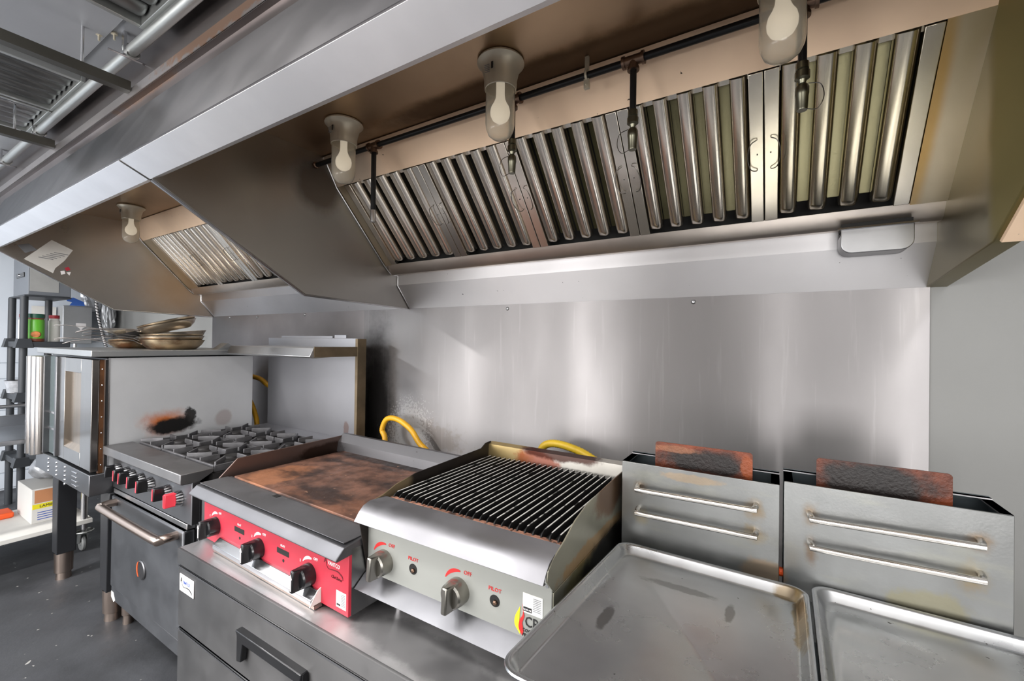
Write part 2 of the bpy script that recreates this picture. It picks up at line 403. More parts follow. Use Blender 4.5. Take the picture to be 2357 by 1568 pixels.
mat('pan_sheet', (186, 187, 188), .30, 1, .09, 3, rvar=.08, wav=.12, wscale=5,
    speck=(52, (96, 94, 90), .75),
    spots=[((.055, 1.15, .95), (.016, .16, .1), (146, 120, 66), .7, .6, 22), ((.04, 1.26, .95), (.04, .02, .1), (140, 116, 70), .7, .5, 22),
           ((-.2, 1.15, .95), (.1, .02, .1), (110, 108, 104), .5, .6, 30), ((-.31, .92, .95), (.015, .06, .1), (100, 96, 94), .7, .5, 24), ((-.08, 1.1, .95), (.012, .05, .1), (108, 104, 98), .6, .5, 30)])
mat('pan_rim', (184, 186, 189), .3, 1, .06, 8)
mat('rack_grey', (50, 53, 57), .5)
mat('grey_box', (104, 108, 114), .5)
mat('silver_box', (176, 178, 181), .42, .6, .04, 5)
mat('jar_green', (96, 172, 52), .35)
mat('jar_lid', (34, 84, 66), .4)
mat('jar_brown', (118, 62, 42), .4)
mat('jar_food', (196, 120, 66), .5, 0, .3, 40)
mat('carton', (208, 206, 202), .6)
mat('carton_brown', (190, 132, 92), .6)
mat('carton_yellow', (226, 212, 40), .5)
mat('orange', (228, 88, 36), .5)
mat('beige', (196, 172, 120), .6)
mat('blue', (64, 108, 196), .5)
mat('bag', (170, 172, 176), .25, .3, .2, 20)
mat('table_steel', (186, 190, 196), .3, 1, .06, 4)
mat('rubber', (120, 122, 122), .5)
mat('lid_red', (150, 40, 48), .5)
mat('conduit', (176, 178, 176), .4, .9, .05)
mat('strut', (92, 90, 84), .4, .9)
mat('louver', (104, 106, 106), .35, .9, .1, 5)
mat('louver_light', (150, 152, 154), .33, .9, .1, 5)
mat('cardboard_plain', (150, 132, 104), .7)

# ------------------------------------------------------------------ room shell
struct(B(-6.6, 2.6, -3, YW+.1, -.1, 0).build('floor', 'floor', smooth=0))
wb = struct(B(-6.6, 2.6, YW, YW+.1, 0, 2.8).build('wall_back', 'white_wall', smooth=0))
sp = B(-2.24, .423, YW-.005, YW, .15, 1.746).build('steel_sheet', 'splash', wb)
s2 = B(-4.224, -2.238, YW-.003, YW, .15, 1.752).build('steel_sheet', 'splash_small', wb)
for x, z in ((-1.159, 1.725), (-.277, 1.726), (-2.873, 1.733), (-3.501, 1.728), (-3.925, 1.735), (-.86, 1.08)):
    MB().lathe([(.0, -.006), (.005, -.005), (.009, -.001), (.010, 0)], (x, YW-.005, z), (0, 1, 0), 10).build('screw', 'steel_dull', wb)
wl = struct(B(-6.7, -6.6, -3, YW+.1, 0, 2.8).build('wall_left', 'left_wall', smooth=0))
me0 = None
for k in range(9):
    z0 = .02+k*.158
    p = B(-6.6, -6.588, -1.2, YW, z0, z0+.150).build('plank', 'left_wall', wl, bevel=.003)
struct(B(-6.6, 2.6, -3.1, -3, 0, 2.8).build('wall_front', 'cream_wall', smooth=0))
for k, (xa, xb, za, zb) in enumerate(((-6.1, -1.9, .40, 1.90), (-.1, 1.8, .40, 1.60))):
    f = MB(); f.box(xa-.06, xb+.06, -3, -2.955, za-.06, za); f.box(xa-.06, xb+.06, -3, -2.955, zb, zb+.06)
    for xx in [xa-.06, xb]: f.box(xx, xx+.06, -3, -2.955, za, zb)
    struct(f.build('window_%d' % (k+1), 'conduit'))  # out-of-view frames added around the broad fill lights
struct(B(2.6, 2.7, -3, YW+.1, 0, 2.8).build('wall_right', 'cream_wall', smooth=0))
struct(B(-6.6, 2.6, -3, .75, 2.78, 2.88).build('ceiling', 'ceiling', smooth=0))
# sheet-metal closure between hood top and ceiling
struct(MB().sheet([(.68, 2.43), (.715, 2.43), (.715, 2.55), (.695, 2.555)], -6.59, .6, .003).build('trim_1', 'closure'))
struct(MB().sheet([(.695, 2.557), (.70, 2.60), (.715, 2.602)], -6.59, .6, .003).build('trim_2', 'closure_light'))
struct(MB().sheet([(.718, 2.60), (.718, 2.67), (.724, 2.673), (.724, 2.78)], -6.59, .6, .003).build('trim_3', 'closure'))
struct(B(-6.59, .6, .73, YW, 2.60, 2.8).build('trim_4', 'closure', smooth=0))

# ------------------------------------------------------------------ exhaust hoods
PROF = [(1.86, 1.745), (1.194, 1.762), (.614, 2.107), (.535, 2.144), (.65, 2.42), (.96, 2.432), (1.86, 2.432)]
PROF_R = [(1.86, 1.745), (1.372, 1.79), (.80, 2.13), (.614, 2.15), (.535, 2.17), (.65, 2.42), (.96, 2.432), (1.86, 2.432)]
def FS(s, n=0.):
    """point of the filter plane: s along the slope, n out of it"""
    return (1.355+.6805*s-.7327*n, 2.31-.7327*s-.6805*n)
def hood(x0, x1, label, fx0, fx1, lm, rm, rprof, rt):
    t = thing('exhaust_hood', label, 'range hood', ((x0+x1)/2, 1.2, 1.745))
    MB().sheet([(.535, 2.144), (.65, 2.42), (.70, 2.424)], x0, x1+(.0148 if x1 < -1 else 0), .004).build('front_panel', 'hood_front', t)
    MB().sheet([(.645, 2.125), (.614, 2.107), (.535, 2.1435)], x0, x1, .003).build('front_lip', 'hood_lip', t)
    MB().sheet([(.62, 2.115), (.96, 2.432)], x0+.01, x1-.01, .003).build('inner_front', 'hood_top', t)
    MB().sheet([(.95, 2.43), (1.285, 2.43)], x0+.008, x1-.008, .003).build('inner_ceiling', 'hood_top', t)
    MB().sheet([(1.272, 2.426), (1.276, 2.414), (1.291, 2.397), FS(0, .004)], x0+.008, x1-.008, .003).build('filter_rail', 'hood_band', t)
    MB().sheet([FS(.462, -.004), (1.697, 1.934), (1.712, 1.924), (1.757, 1.929)], x0+.008, x1-.008, .003).build('grease_trough', 'trough', t)
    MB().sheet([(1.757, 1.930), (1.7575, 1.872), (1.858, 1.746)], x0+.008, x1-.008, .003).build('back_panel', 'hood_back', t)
    MB().prism([FS(-.03, -.07), FS(.50, -.07), FS(.50, -.074), FS(-.03, -.074)], x0+.02, x1-.02).build('plenum_back', 'filter_dark', t)
    MB().prism([FS(0, .006), FS(.462, .006), FS(.462, .0), FS(0, 0)], x0+.008, fx0).build('filler_strip', 'filler', t)
    MB().prism([FS(0, .006), FS(.462, .006), FS(.462, .0), FS(0, 0)], fx1, x1-.008).build('filler_strip', 'filler', t)
    MB().prism(PROF, x0, x0+.010).build('end_panel', lm, t, bevel=.002)
    MB().prism(rprof, x1-.010+rt[0], x1+rt[1]).build('end_panel', rm, t, bevel=.003)
    # hemmed edge of the left end panel
    e = [(x0+.004, y, z) for y, z in ((1.855, 1.744), (1.194, 1.759), (.618, 2.102))]
    MB().tube(e, .006, 6).build('hem', 'steel_bright', t)
    # corner angle where the end panel meets the filter bank
    a = [(x0+.014, y, z) for y, z in ((1.275, 2.425), FS(0, .012), FS(.462, .012), (1.70, 1.93), (1.757, 1.925), (1.757, 1.87), (1.855, 1.748))]
    MB().tube(a, .004, 6).build('corner_trim', 'steel_bright', t)
    return t
hr = hood(-1.857, .425, 'long stainless exhaust hood over the griddle, charbroiler and fryers', -1.795, .335, 'hood_panel_mid', 'hood_panel_right', PROF_R, (0., .04))
hl = hood(-4.22, -1.872, 'stainless exhaust hood at the far left, over the oven and range', -4.06, -2.0, 'hood_panel', 'hood_panel_mid', PROF, (0., 0.))
MB().prism([(1.36, 1.785), (.80, 2.124), (.80, 2.132), (1.372, 1.792)], .425, .475).build('hem', 'hood_band', hr)
# papers stuck on the inside of the left hood's end panel
XP = -4.209
def quad(pts, name, m, parent, t=.0008):
    f = [Vector(p) for p in pts]; n = (f[1]-f[0]).cross(f[2]-f[0]).normalized()*t
    k = len(f)
    return MB().faces([tuple(p) for p in f]+[tuple(p+n) for p in f], [tuple(range(k)), tuple(range(2*k-1, k-1, -1))]+[(i, (i+1) % k, k+(i+1) % k, k+i) for i in range(k)]).build(name, m, parent, smooth=0)
lab(quad([(XP, .705, 2.145), (XP, .755, 2.165), (XP, .795, 2.13), (XP, .74, 2.10)], 'sticker', 'print_grey', hl), 'small dark printed rating sticker')
lab(quad([(XP, .735, 2.06), (XP, .86, 2.21), (XP, .965, 2.16), (XP, .925, 2.08), (XP, .88, 2.02), (XP, .87, 1.985)], 'sticker', 'paper', hl), 'large pale grey notice sheet')
for k in range(5):
    y = .80+k*.018
    quad([(XP+.001, y, 2.085+k*.011), (XP+.001, y+.07, 2.11+k*.011-.03), (XP+.001, y+.07, 2.106+k*.011-.03), (XP+.001, y, 2.081+k*.011)], 'print_line', 'print_grey', hl)
quad([(XP, .925, 2.03), (XP, .945, 2.04), (XP, .955, 2.02), (XP, .935, 2.01)], 'flag_sticker', 'red_panel', hl)
quad([(XP, .905, 2.005), (XP, .925, 2.01), (XP, .93, 1.99), (XP, .91, 1.98)], 'sticker', 'print_white', hl)
quad([(XP, .935, 2.0), (XP, .957, 2.005), (XP, .95, 1.98)], 'sticker', 'print_white', hl)

# baffle filters
def baffle_filter(x0, x1, label, n=5, handles=(True, True), group=None):
    xc = (x0+x1)/2; y, z = FS(.46, 0)
    t = thing('baffle_filter', label, 'grease filter', (xc, y, z), 0, group)
    g = .0015; x0 += g; x1 -= g; SW = .036
    f = MB()
    for a, b_ in ((x0, x0+SW), (x1-SW, x1)): f.prism([FS(.003, .006), FS(.459, .006), FS(.459, -.035), FS(.003, -.035)], a, b_)
    f.prism([FS(.003, -.02), FS(.02, -.02), FS(.02, -.045), FS(.003, -.045)], x0, x1)
    f.build('filter_frame', 'filter', t, bevel=.0015)
    W = x1-x0-2*SW; pitch = W/(n-.28); rw = pitch*.66
    for k in range(n):
        c = x0+SW+rw/2+k*pitch+.002
        sec = [(-.5, -.024), (-.48, -.008), (-.42, .001), (-.33, .005), (.08, .0100), (.22, .0098), (.32, .0065), (.42, -.001), (.48, -.010), (.5, -.024)]
        m = MB(); rings = []
        for s_, sc_ in ((.004, 1), (.422, 1), (.436, .95), (.442, .82), (.445, .55)):
            ring = []
            for u, v in sec:
                yy, zz = FS(s_, -.022+(v+.022)*sc_); ring.append(m.bm.verts.new((c+u*rw*(.6+.4*sc_), yy, zz)))
            rings.append(ring)
        for a, b_ in zip(rings, rings[1:]):
            for i in range(len(sec)-1): m.bm.faces.new((a[i], a[i+1], b_[i+1], b_[i]))
        m.bm.faces.new(rings[-1]); m.build('baffle', 'filter', t, smooth=60)
    for k in range(n-1):
        c = x0+SW+rw+k*pitch+(pitch-rw)/2+.002
        MB().prism([FS(.004, -.046), FS(.43, -.046), FS(.435, -.052), FS(.004, -.052)], c-pitch*.20, c+pitch*.20).build('rear_baffle', 'filter_rear', t)
    for sgn, on in ((-1, handles[0]), (1, handles[1])):
        if not on: continue
        hx = x0+SW*.45 if sgn < 0 else x1-SW*.45
        pts = []
        for a, dx, nn in ((.185, 0, .004), (.183, .002, .016), (.19, .016, .022), (.215, .024, .026), (.245, .024, .026), (.27, .016, .022), (.277, .002, .016), (.275, 0, .004)):
            yy, zz = FS(a, nn); pts.append((hx-sgn*dx*1.0, yy, zz))
        MB().tube(curve(pts, 3), .0016, 5).build('handle', 'wire', t)
        for a in (.22, .24)[:1]:
            yy, zz = FS(a+.01, .0065); MB().lathe([(.002, 0), (.002, .0012), (.0001, .0012)], (hx, yy, zz), (0, -.7327, -.6805), 8).build('rivet', 'print_black', t)
    return t
nm = ['leftmost baffle filter of the long right hood, behind the first lamp', 'second baffle filter from the left in the long hood, left of the hidden nozzle',
      'middle baffle filter of the long hood, between second lamp and pipe tee', 'fourth baffle filter of the long hood, right of the hanging tee nozzle', 'rightmost baffle filter of the long hood, yellowed with grease']
xs = [-1.795, -1.31, -.872, -.442, -.03, .335]
for k in range(5):
    baffle_filter(xs[k], xs[k+1], nm[k], 5 if k < 4 else 4, (k > 0, k < 4), 'baffle filters of the long hood')
ln = ['far left baffle filter of the left hood, beside its stained end panel', 'second baffle filter from the left in the left hood', 'third baffle filter in the left hood, with a glossy reflection', 'rightmost baffle filter of the left hood, half hidden by the dividing panel']
xs = [-4.06, -3.66, -3.17, -2.59, -2.0]
for k in range(4): baffle_filter(xs[k], xs[k+1], ln[k], 5, (k > 0, k < 3), 'baffle filters of the left hood')

# vapour-proof hood lamps
def hood_lamp(x, label):
    t = thing('hood_lamp', label, 'light', (x, 1.12, 2.428), 0, 'jar lamps under the hoods')
    D = (0, 0, -1); o = (x, 1.12, 2.428)
    MB().lathe([(.0, 0), (.072, 0), (.074, .006), (.068, .012), (.060, .022), (.054, .045), (.051, .060), (.051, .078), (.0495, .082), (.0495, .088), (.0475, .09)], o, D, 32).build('lamp_base', 'lamp_metal', t)
    MB().lathe([(.0455, .085), (.0455, .195), (.043, .212), (.036, .228), (.024, .238), (.010, .242), (.0003, .2425),
                (.0003, .2405), (.010, .240), (.0235, .236), (.0345, .2265), (.041, .211), (.0435, .195), (.0435, .085)], o, D, 32).build('glass_jar', 'glass', t)
    MB().lathe([(.0135, .06), (.0135, .100), (.015, .115), (.020, .128), (.028, .142), (.031, .155), (.030, .168), (.024, .180), (.013, .188), (.0003, .1905)], o, D, 24).build('bulb', 'bulb', t)
    for k in range(5): B(x-.022+.0, x-.004, 1.12-.0575+k*.0006, 1.12-.0565+k*.0006, 2.392-k*.005, 2.3935-k*.005).build('print_line', 'print_grey', t, smooth=0)
    B(x+.004, x+.011, 1.12-.0600, 1.12-.0585, 2.376, 2.396).build('rating_mark', 'print_black', t, smooth=0)
    return t
hood_lamp(-1.491, 'jar lamp under the long hood nearest its left end panel')
hood_lamp(-.737, 'jar lamp in the middle of the long hood, left of the pipe clamp')
hood_lamp(.0105, 'jar lamp at top right, cut off by the top of the picture')
hood_lamp(-3.68, 'jar lamp under the left hood, beside the far end panel')

# fire suppression pipe
t = thing('suppression_pipe', 'black fire suppression pipe with hanging nozzles, running under the long hood', 'pipe', (-.72, 1.23, 2.37))
PY, PZ = 1.23, 2.37
MB().cyl((-1.845, PY, PZ), (.415, PY, PZ), .0105, seg=14).build('main_pipe', 'black_pipe', t)
MB().lathe([(.012, 0), (.016, .002), (.016, .014), (.010, .018)], (-1.845, PY, PZ), (1, 0, 0), 6, (True, True)).build('end_fitting', 'brass', t)
for i, (x, zb) in enumerate(((-1.441, 2.048), (-.759, 2.121), (-.352, 2.11), (.053, 2.114))):
    m = MB().cyl((x-.028, PY, PZ), (x+.028, PY, PZ), .0145, seg=14)
    for s_ in (-1, 1): m.cyl((x+s_*.024, PY, PZ), (x+s_*.032, PY, PZ), .018, seg=14)
    m.cyl((x, PY, PZ), (x, PY, PZ-.028), .0135, seg=14); m.cyl((x, PY, PZ-.022), (x, PY, PZ-.03), .017, seg=14)
    m.build('tee_fitting', 'brass', t)
    if i == 0:
        MB().cyl((x, PY, PZ-.02), (x, PY, zb+.05), .0105, seg=12).build('drop_pipe', 'black_pipe', t)
        MB().lathe([(.0115, 0), (.0115, .03), (.0105, .05), (.0, .05)], (x, PY, zb+.052), (0, 0, -1), 14).build('nozzle', 'steel_bright', t)
    else:
        MB().cyl((x, PY, PZ-.02), (x, PY, zb+.115), .0095, seg=12).build('drop_pipe', 'black_pipe', t)
        n = MB().lathe([(.0095, 0), (.014, .003), (.014, .018), (.011, .02), (.016, .024), (.016, .04), (.010, .044), (.007, .052), (.012, .056), (.0145, .062),
                        (.0145, .078), (.0135, .08), (.012, .112), (.011, .116), (.0, .116)], (x, PY, zb+.117), (0, 0, -1), 14).build('nozzle', 'nozzle', t)
        s_ = 1 if i == 3 else -1
        MB().tube(curve([(x+s_*.012, PY-.006, zb+.06), (x+s_*.035, PY-.01, zb+.05), (x+s_*.042, PY-.01, zb+.02), (x+s_*.03, PY-.008, zb-.005), (x+s_*.006, PY-.004, zb+.002)], 5), .0011, 5).build('tether_wire', 'wire', n)
m = B(-.50, -.488, PY-.004, PY+.004, PZ-.005, 2.428)
m.tube([(-.494, PY+.0145*math.cos(a), PZ+.0145*math.sin(a)) for a in [k*2*PI/16 for k in range(16)]], .004, 6, True)
m.box(-.502, -.486, PY-.006, PY+.006, PZ-.04, PZ-.012); m.cyl((-.494, PY-.014, PZ-.03), (-.494, PY+.012, PZ-.03), .003, seg=6)
m.build('pipe_clamp', 'lamp_metal', t)

# grease cup on the trough
t = thing('grease_cup', 'rounded metal grease cup hanging from the hood trough at right', 'cup', (.262, 1.71, 1.84))
def rr(x0, x1, z0, z1, r, n=5, top=False):
    p = []
    cs = [(x0+r, z0+r, PI, 1.5*PI), (x1-r, z0+r, 1.5*PI, 2*PI)]
    if top: cs += [(x1-r, z1-r, 0, .5*PI), (x0+r, z1-r, .5*PI, PI)]
    for cx, cz, a0, a1 in cs:
        for k in range(n+1):
            a = a0+(a1-a0)*k/n; p.append((cx+r*math.cos(a), cz+r*math.sin(a)))
    if not top: p += [(x1, z1), (x0, z1)]
    return p
ys, pr = [], []
c = MB()
c.prism(rr(.176, .348, 1.842, 1.918, .028), 1.672, 1.676, 'y'); c.prism(rr(.176, .348, 1.842, 1.918, .028), 1.747, 1.752, 'y')
c.prism(rr(.176, .348, 1.842, 1.90, .028), 1.676, 1.747, 'y')
c.build('cup_body', 'steel_dull', t, bevel=.006, seg=3)
MB().sheet([(1.672, 1.918), (1.664, 1.921), (1.662, 1.915)], .168, .356, .002).build('cup_rim', 'steel_bright', t)
B(.178, .346, 1.678, 1.745, 1.917, 1.935).build('cup_slot', 'filter_dark', t)

# ------------------------------------------------------------------ knobs
def knob_at(parent, x, y, z, r, depth, ang, mbase, mgrip, name='knob', edge=None, bezel=None, kind='round'):
    """control knob on a panel facing -Y; base circle centre at (x,y,z)"""
    D = (0, -1, 0); o = (x, y, z)
    if kind == 'range':
        k = MB().lathe([(r*1.0, 0), (r*1.0, depth*.2), (r*.86, depth*.34), (r*.7, depth*.36), (0, depth*.36)], o, D, 20).build(name, mbase, parent)
        m = MB()
        for i in range(14):        # fluted chrome collar
            a = i*2*PI/14; c, s_ = math.cos(a), math.sin(a)
            m.cyl((x+c*r*.98, y, z+s_*r*.98), (x+c*r*.80, y-depth*.40, z+s_*r*.80), r*.2, r*.15, 6)
        m.build('chrome_collar', 'steel_bright', k)
    else:
        k = MB().lathe([(r, 0), (r, depth*.25), (r*.93, depth*.55), (r*.80, depth*.62), (0, depth*.62)], o, D, 28).build(name, mbase, parent)
    ca, sa = math.cos(ang), math.sin(ang)
    def q(u, v, d): return (x+u*ca-v*sa, y-d, z+u*sa+v*ca)
    h = r*(1.0 if kind != 'range' else .98); wd = r*(.30 if kind != 'range' else .34)
    g = MB(); d0, d1 = depth*.3, depth
    V = [q(-wd*1.35, -h*.95, d0), q(wd*1.35, -h*.95, d0), q(wd*1.35, h*.95, d0), q(-wd*1.35, h*.95, d0),
         q(-wd*.8, -h*.98, d1), q(wd*.8, -h*.98, d1), q(wd*.8, h*1.0, d1*.98), q(-wd*.8, h*1.0, d1*.98)]
    g.faces(V, [(0, 3, 2, 1), (4, 5, 6, 7), (0, 1, 5, 4), (1, 2, 6, 5), (2, 3, 7, 6), (3, 0, 4, 7)])
    g.build('grip', mgrip, k, bevel=r*.12)
    if edge:
        e = MB(); V = [q(-wd*.5, -h*.8, d1+.0002), q(wd*.5, -h*.8, d1+.0002), q(wd*.5, h*.9, d1+.0002), q(-wd*.5, h*.9, d1+.0002)]
        e.faces(V+[(a, b_-.001, c) for a, b_, c in V], [(0, 1, 2, 3), (7, 6, 5, 4), (0, 4, 5, 1), (1, 5, 6, 2), (2, 6, 7, 3), (3, 7, 4, 0)])
        e.build('pointer', edge, k, smooth=0)
    return k

# ------------------------------------------------------------------ convection oven on its stand
t = thing('convection_oven', 'tall convection oven on black legs with pans piled on its top', 'oven', (-3.56, 1.2, 0))
OX0, OX1 = -4.06, -3.06
B(OX0+.02, OX1-.012, .84, 1.58, .82, 1.44).build('body', 'steel_dark', t, bevel=.004)
B(OX1-.012, OX1, .852, 1.60, .826, 1.440).build('side_panel', 'oven_side', t, bevel=.002)
B(OX1-.03, OX1-.006, .837, .848, .826, 1.43).build('hinge_gap', 'black_dull', t)
B(OX1-.016, OX1+.002, .848, .854, .826, 1.438).build('side_trim', 'steel_bright', t)
B(OX1-.03, OX1-.004, .814, .832, .826, 1.43).build('hinge_strip', 'oven_rust', t)
m = MB()
for k in range(7): m.sphere((OX1-.004, .824, .87+k*.085), .0045, 8)
m.build('rivets', 'steel_bright', t)
B(OX1-.03, OX1-.001, .832, .837, .826, 1.43).build('hinge_trim', 'leg_metal', t)
MB().prism([(.772, 1.447), (1.64, 1.447), (1.64, 1.481), (.772, 1.481)], OX0+.01, OX1+.022).build('top_slab', 'oven_top', t, bevel=.004)
MB().prism([(1.37, 1.48), (1.43, 1.525), (1.49, 1.48)], -3.13, -3.04).build('vent_cap', 'oven_top', t)
# right door with pressed window recess
x0, x1, y0, y1 = -3.672, -3.072, .786, .812
wx0, wx1, wz0, wz1 = -3.53, -3.247, .915, 1.352
d = MB()
d.box(x0, wx0, y0, y1, .838, 1.432); d.box(wx1, x1, y0, y1, .838, 1.432); d.box(wx0, wx1, y0, y1, .838, wz0); d.box(wx0, wx1, y0, y1, wz1, 1.432)
dr = d.build('door', 'oven_door', t, bevel=.002)
B(wx0, wx1, y0+.02, y1, wz0, wz1).build('window', 'oven_warm', dr)
fr = MB()
fr.prism([(y0, wz0), (y0+.02, wz0), (y0+.02, wz0+.03)], wx0, wx1); fr.build('window_sill', 'oven_warm', dr)
B(x1-.004, x1+.012, y0-.004, y1, .838, 1.432).build('door_edge', 'oven_trim', dr, bevel=.003)
B(x0, x0+.03, y0-.012, y0+.004, .838, 1.432).build('door_stile', 'steel_dark', dr, bevel=.004)
# left door: fluted full-height stainless stile and glass strip
d = B(-4.05, -3.69, .795, .835, .83, 1.43).build('door', 'oven_glass', t, bevel=.002)
m = MB()
for xc_, r_ in ((-4.10, .040), (-4.02, .036), (-3.94, .030)):
    m.cyl((xc_, .775, .80 if xc_ < -4 else .815), (xc_, .775, 1.425), r_, seg=20)
m.build('fluted_stile', 'oven_trim', d)
B(-3.89, -3.86, .77, .80, .83, 1.43).build('stile_edge', 'steel_dark', d)
for z in (.98, 1.08): B(-3.86, -3.69, .788, .795, z, z+.012).build('rack_wire', 'steel_bright', d)
# control base with buttons and legs
bs = B(OX0, OX1+.004, .778, 1.58, .712, .824).build('control_base', 'oven_base', t, bevel=.003)
for i, x in enumerate((-3.78, -3.62, -3.46)):
    for k in range(4 if i < 2 else 5):
        MB().lathe([(.008, 0), (.007, .004), (0, .005)], (x, .778, .805-k*.024), (0, -1, 0), 8).build('button', 'steel_bright', bs)
for k in range(4): B(-3.33, -3.25, .774, .779, .80-k*.024, .808-k*.024).build('vent_slot', 'steel_bright', bs, bevel=.002)
for x, y in ((-3.90, .88), (-3.11, .90), (-3.90, 1.5), (-3.11, 1.5)):
    l = MB().prism([(x-.06, .712), (x+.075, .712), (x+.052, .62), (x+.048, .17), (x-.048, .17), (x-.06, .62)], y-.045, y+.045, 'y').build('leg', 'black_leg', t, bevel=.004)
    MB().lathe([(.046, .17), (.044, .045), (.036, .04), (.038, 0), (.0, 0)], (x, y, 0), (0, 0, 1), 18).build('foot', 'leg_metal', l)

# frying pans on the oven
def fry_pan(name, label, c, r, h, tilt, hdir, hm, pm, hlen=.24, axis_tilt=(0, 1), hrise=.02):
    t = thing(name, label, 'pan', c, 0, 'frying pans on the oven')
    MB().lathe([(.0, 0), (r*.66, 0), (r*.74, .004), (r*.9, h*.5), (r, h), (r+.004, h+.001), (r-.002, h-.001), (r*.88, h*.52), (r*.70, .008), (.0, .006)], c, (0, 0, 1), 40).build('bowl', pm, t)
    a = hdir; ca, sa = math.cos(a), math.sin(a); cx, cy, cz = c
    def q(u, v, w_): return (cx+u*ca-v*sa, cy+u*sa+v*ca, cz+w_)
    pr = [(r*.86, h*.42), (r*1.0, h*.62), (r*1.12, h*.85), (r+.10, h+hrise*.4), (r+hlen*.8, h+hrise), (r+hlen, h+hrise-.004)]
    m = MB(); rings = []
    for i, (u, z) in enumerate(pr):
        hw = (.018, .016, .0115, .0115, .014, .012)[i]
        rings.append([m.bm.verts.new(q(u, v, z+dz)) for v, dz in ((-hw, 0), (hw, 0), (hw, .004), (-hw, .004))])
    m.skin(rings).build('handle', hm, t, bevel=.0015)
    rv = MB()
    for v in (-.012, .012): rv.sphere(q(r*.90, v, h*.55), .006, 8)
    rv.build('rivets', 'pan_brown', t)
    t.rotation_euler = (Matrix.Rotation(tilt, 3, Vector((-math.sin(axis_tilt_ang(a)), math.cos(axis_tilt_ang(a)), 0)))).to_euler()
    return t
def axis_tilt_ang(a): return a
OZ = 1.481
HL = math.radians(202)
fry_pan('frying_pan', 'wide browned frying pan at the bottom of the right pile', (-3.235, 1.20, OZ), .165, .060, 0, math.radians(256), 'pan_handle', 'pan_brown')
fry_pan('frying_pan', 'second browned pan nested into the bottom one of the right pile', (-3.235, 1.20, OZ+.024), .166, .058, math.radians(2), math.radians(249), 'pan_handle', 'pan_metal', hrise=.012)
fry_pan('frying_pan', 'third pan of the right pile with its rim tipped up to the right', (-3.23, 1.21, OZ+.050), .167, .058, math.radians(6), math.radians(260), 'pan_handle', 'pan_metal', hrise=.03)
fry_pan('frying_pan', 'tilted silver pan second from the top of the right pile', (-3.25, 1.19, OZ+.116), .15, .05, math.radians(15), math.radians(252), 'pan_handle', 'pan_metal', .26, hrise=.04)
fry_pan('frying_pan', 'topmost tilted pan of the right pile', (-3.25, 1.19, OZ+.130), .15, .05, math.radians(17), math.radians(246), 'pan_handle', 'pan_metal', .26, hrise=.045)
fry_pan('frying_pan', 'dark browned pan lying on the oven at the left, under the handles', (-3.66, 1.15, OZ), .14, .045, 0, math.radians(238), 'pan_handle', 'pan_brown')
fry_pan('frying_pan', 'small pan nested in the dark browned left pan', (-3.66, 1.15, OZ+.022), .14, .044, math.radians(3), math.radians(246), 'pan_handle', 'pan_metal', hrise=.01)
fry_pan('frying_pan', 'flat wide golden pan on top of the left pile with a dark inside', (-3.68, 1.17, OZ+.085), .17, .040, math.radians(-1), math.radians(236), 'pan_handle', 'pan_metal', .25, hrise=.012)
fry_pan('frying_pan', 'grey dished pan leaning between the left and right piles', (-3.44, 1.13, OZ+.088), .14, .03, math.radians(16), math.radians(243), 'pan_handle', 'pan_handle')

# ------------------------------------------------------------------ six-burner range
t = thing('gas_range', 'grey six-burner gas range with oven, beside the tall oven', 'range', (-2.595, 1.25, 0))
RX0, RX1 = -3.052, -2.138
B(RX0, RX1, .90, 1.66, .17, .90).build('body', 'range_steel', t, bevel=.003)
B(RX0+.004, RX1-.004, .955, 1.70, .90, .945).build('cooktop', 'cooktop', t)
MB().prism([(.828, .972), (.955, .972), (.955, .955), (.90, .925), (.835, .925), (.828, .93)], RX0, RX1).build('front_ledge', 'range_ledge', t, bevel=.003)
B(RX0+.002, RX1-.0, .872, .905, .742, .928).build('control_panel', 'range_steel', t, bevel=.003)
for x, z, a in ((-2.954, .852, .15), (-2.834, .852, .1), (-2.765, .85, .12), (-2.655, .85, .1), (-2.545, .849, .12), (-2.362, .847, .06), (-2.246, .842, 0.)):
    last = x > -2.3; first = x < -2.9
    knob_at(t, x, .872, z, .031, .062, -a, 'black_plastic', 'red_plastic' if last else 'black_plastic', 'control_knob', None if first else ('red_plastic'), kind='range')
dr = B(-2.995, -2.165, .852, .90, .235, .715).build('oven_door', 'range_steel', t, bevel=.008, seg=3)
B(RX0+.03, RX1-.03, .868, .90, .718, .742).build('door_gap_strip', 'steel', t, bevel=.002)
hp = [(-2.93, .852, .690), (-2.93, .815, .690), (-2.92, .795, .687), (-2.88, .788, .683), (-2.28, .788, .683), (-2.235, .795, .687), (-2.222, .815, .690), (-2.222, .852, .690)]
MB().tube(curve(hp, 4), .019, 14).build('door_handle', 'leg_metal', dr)
MB().lathe([(.045, 0), (.045, .004), (.040, .007), (.0, .007)], (-2.585, .852, .435), (0, -1, 0), 32).build('round_badge', 'steel_dark', dr)
m = MB(); R_ = []
for k in range(9):
    a = math.radians(120+k*15); m_ = .006*math.sin(PI*k/8)+.0006
    R_.append(((-2.585+.043*math.cos(a), .435+.043*math.sin(a)), (-2.585+(.043-m_*1.6)*math.cos(a), .435+(.043-m_*1.6)*math.sin(a))))
pts = [p[0] for p in R_]+[p[1] for p in R_[::-1]]
m.prism(pts, .8435, .846, 'y').build('badge_flame', 'orange', dr, smooth=0)
B(RX0+.04, RX1-.02, .862, .90, .155, .228).build('kick_panel', 'range_steel', t, bevel=.004)
quad([(RX0+.045, .861, .20), (RX0+.075, .861, .20), (RX0+.10, .861, .165), (RX0+.08, .861, .15), (RX0+.045, .861, .17)], 'sticker', 'paper', t)
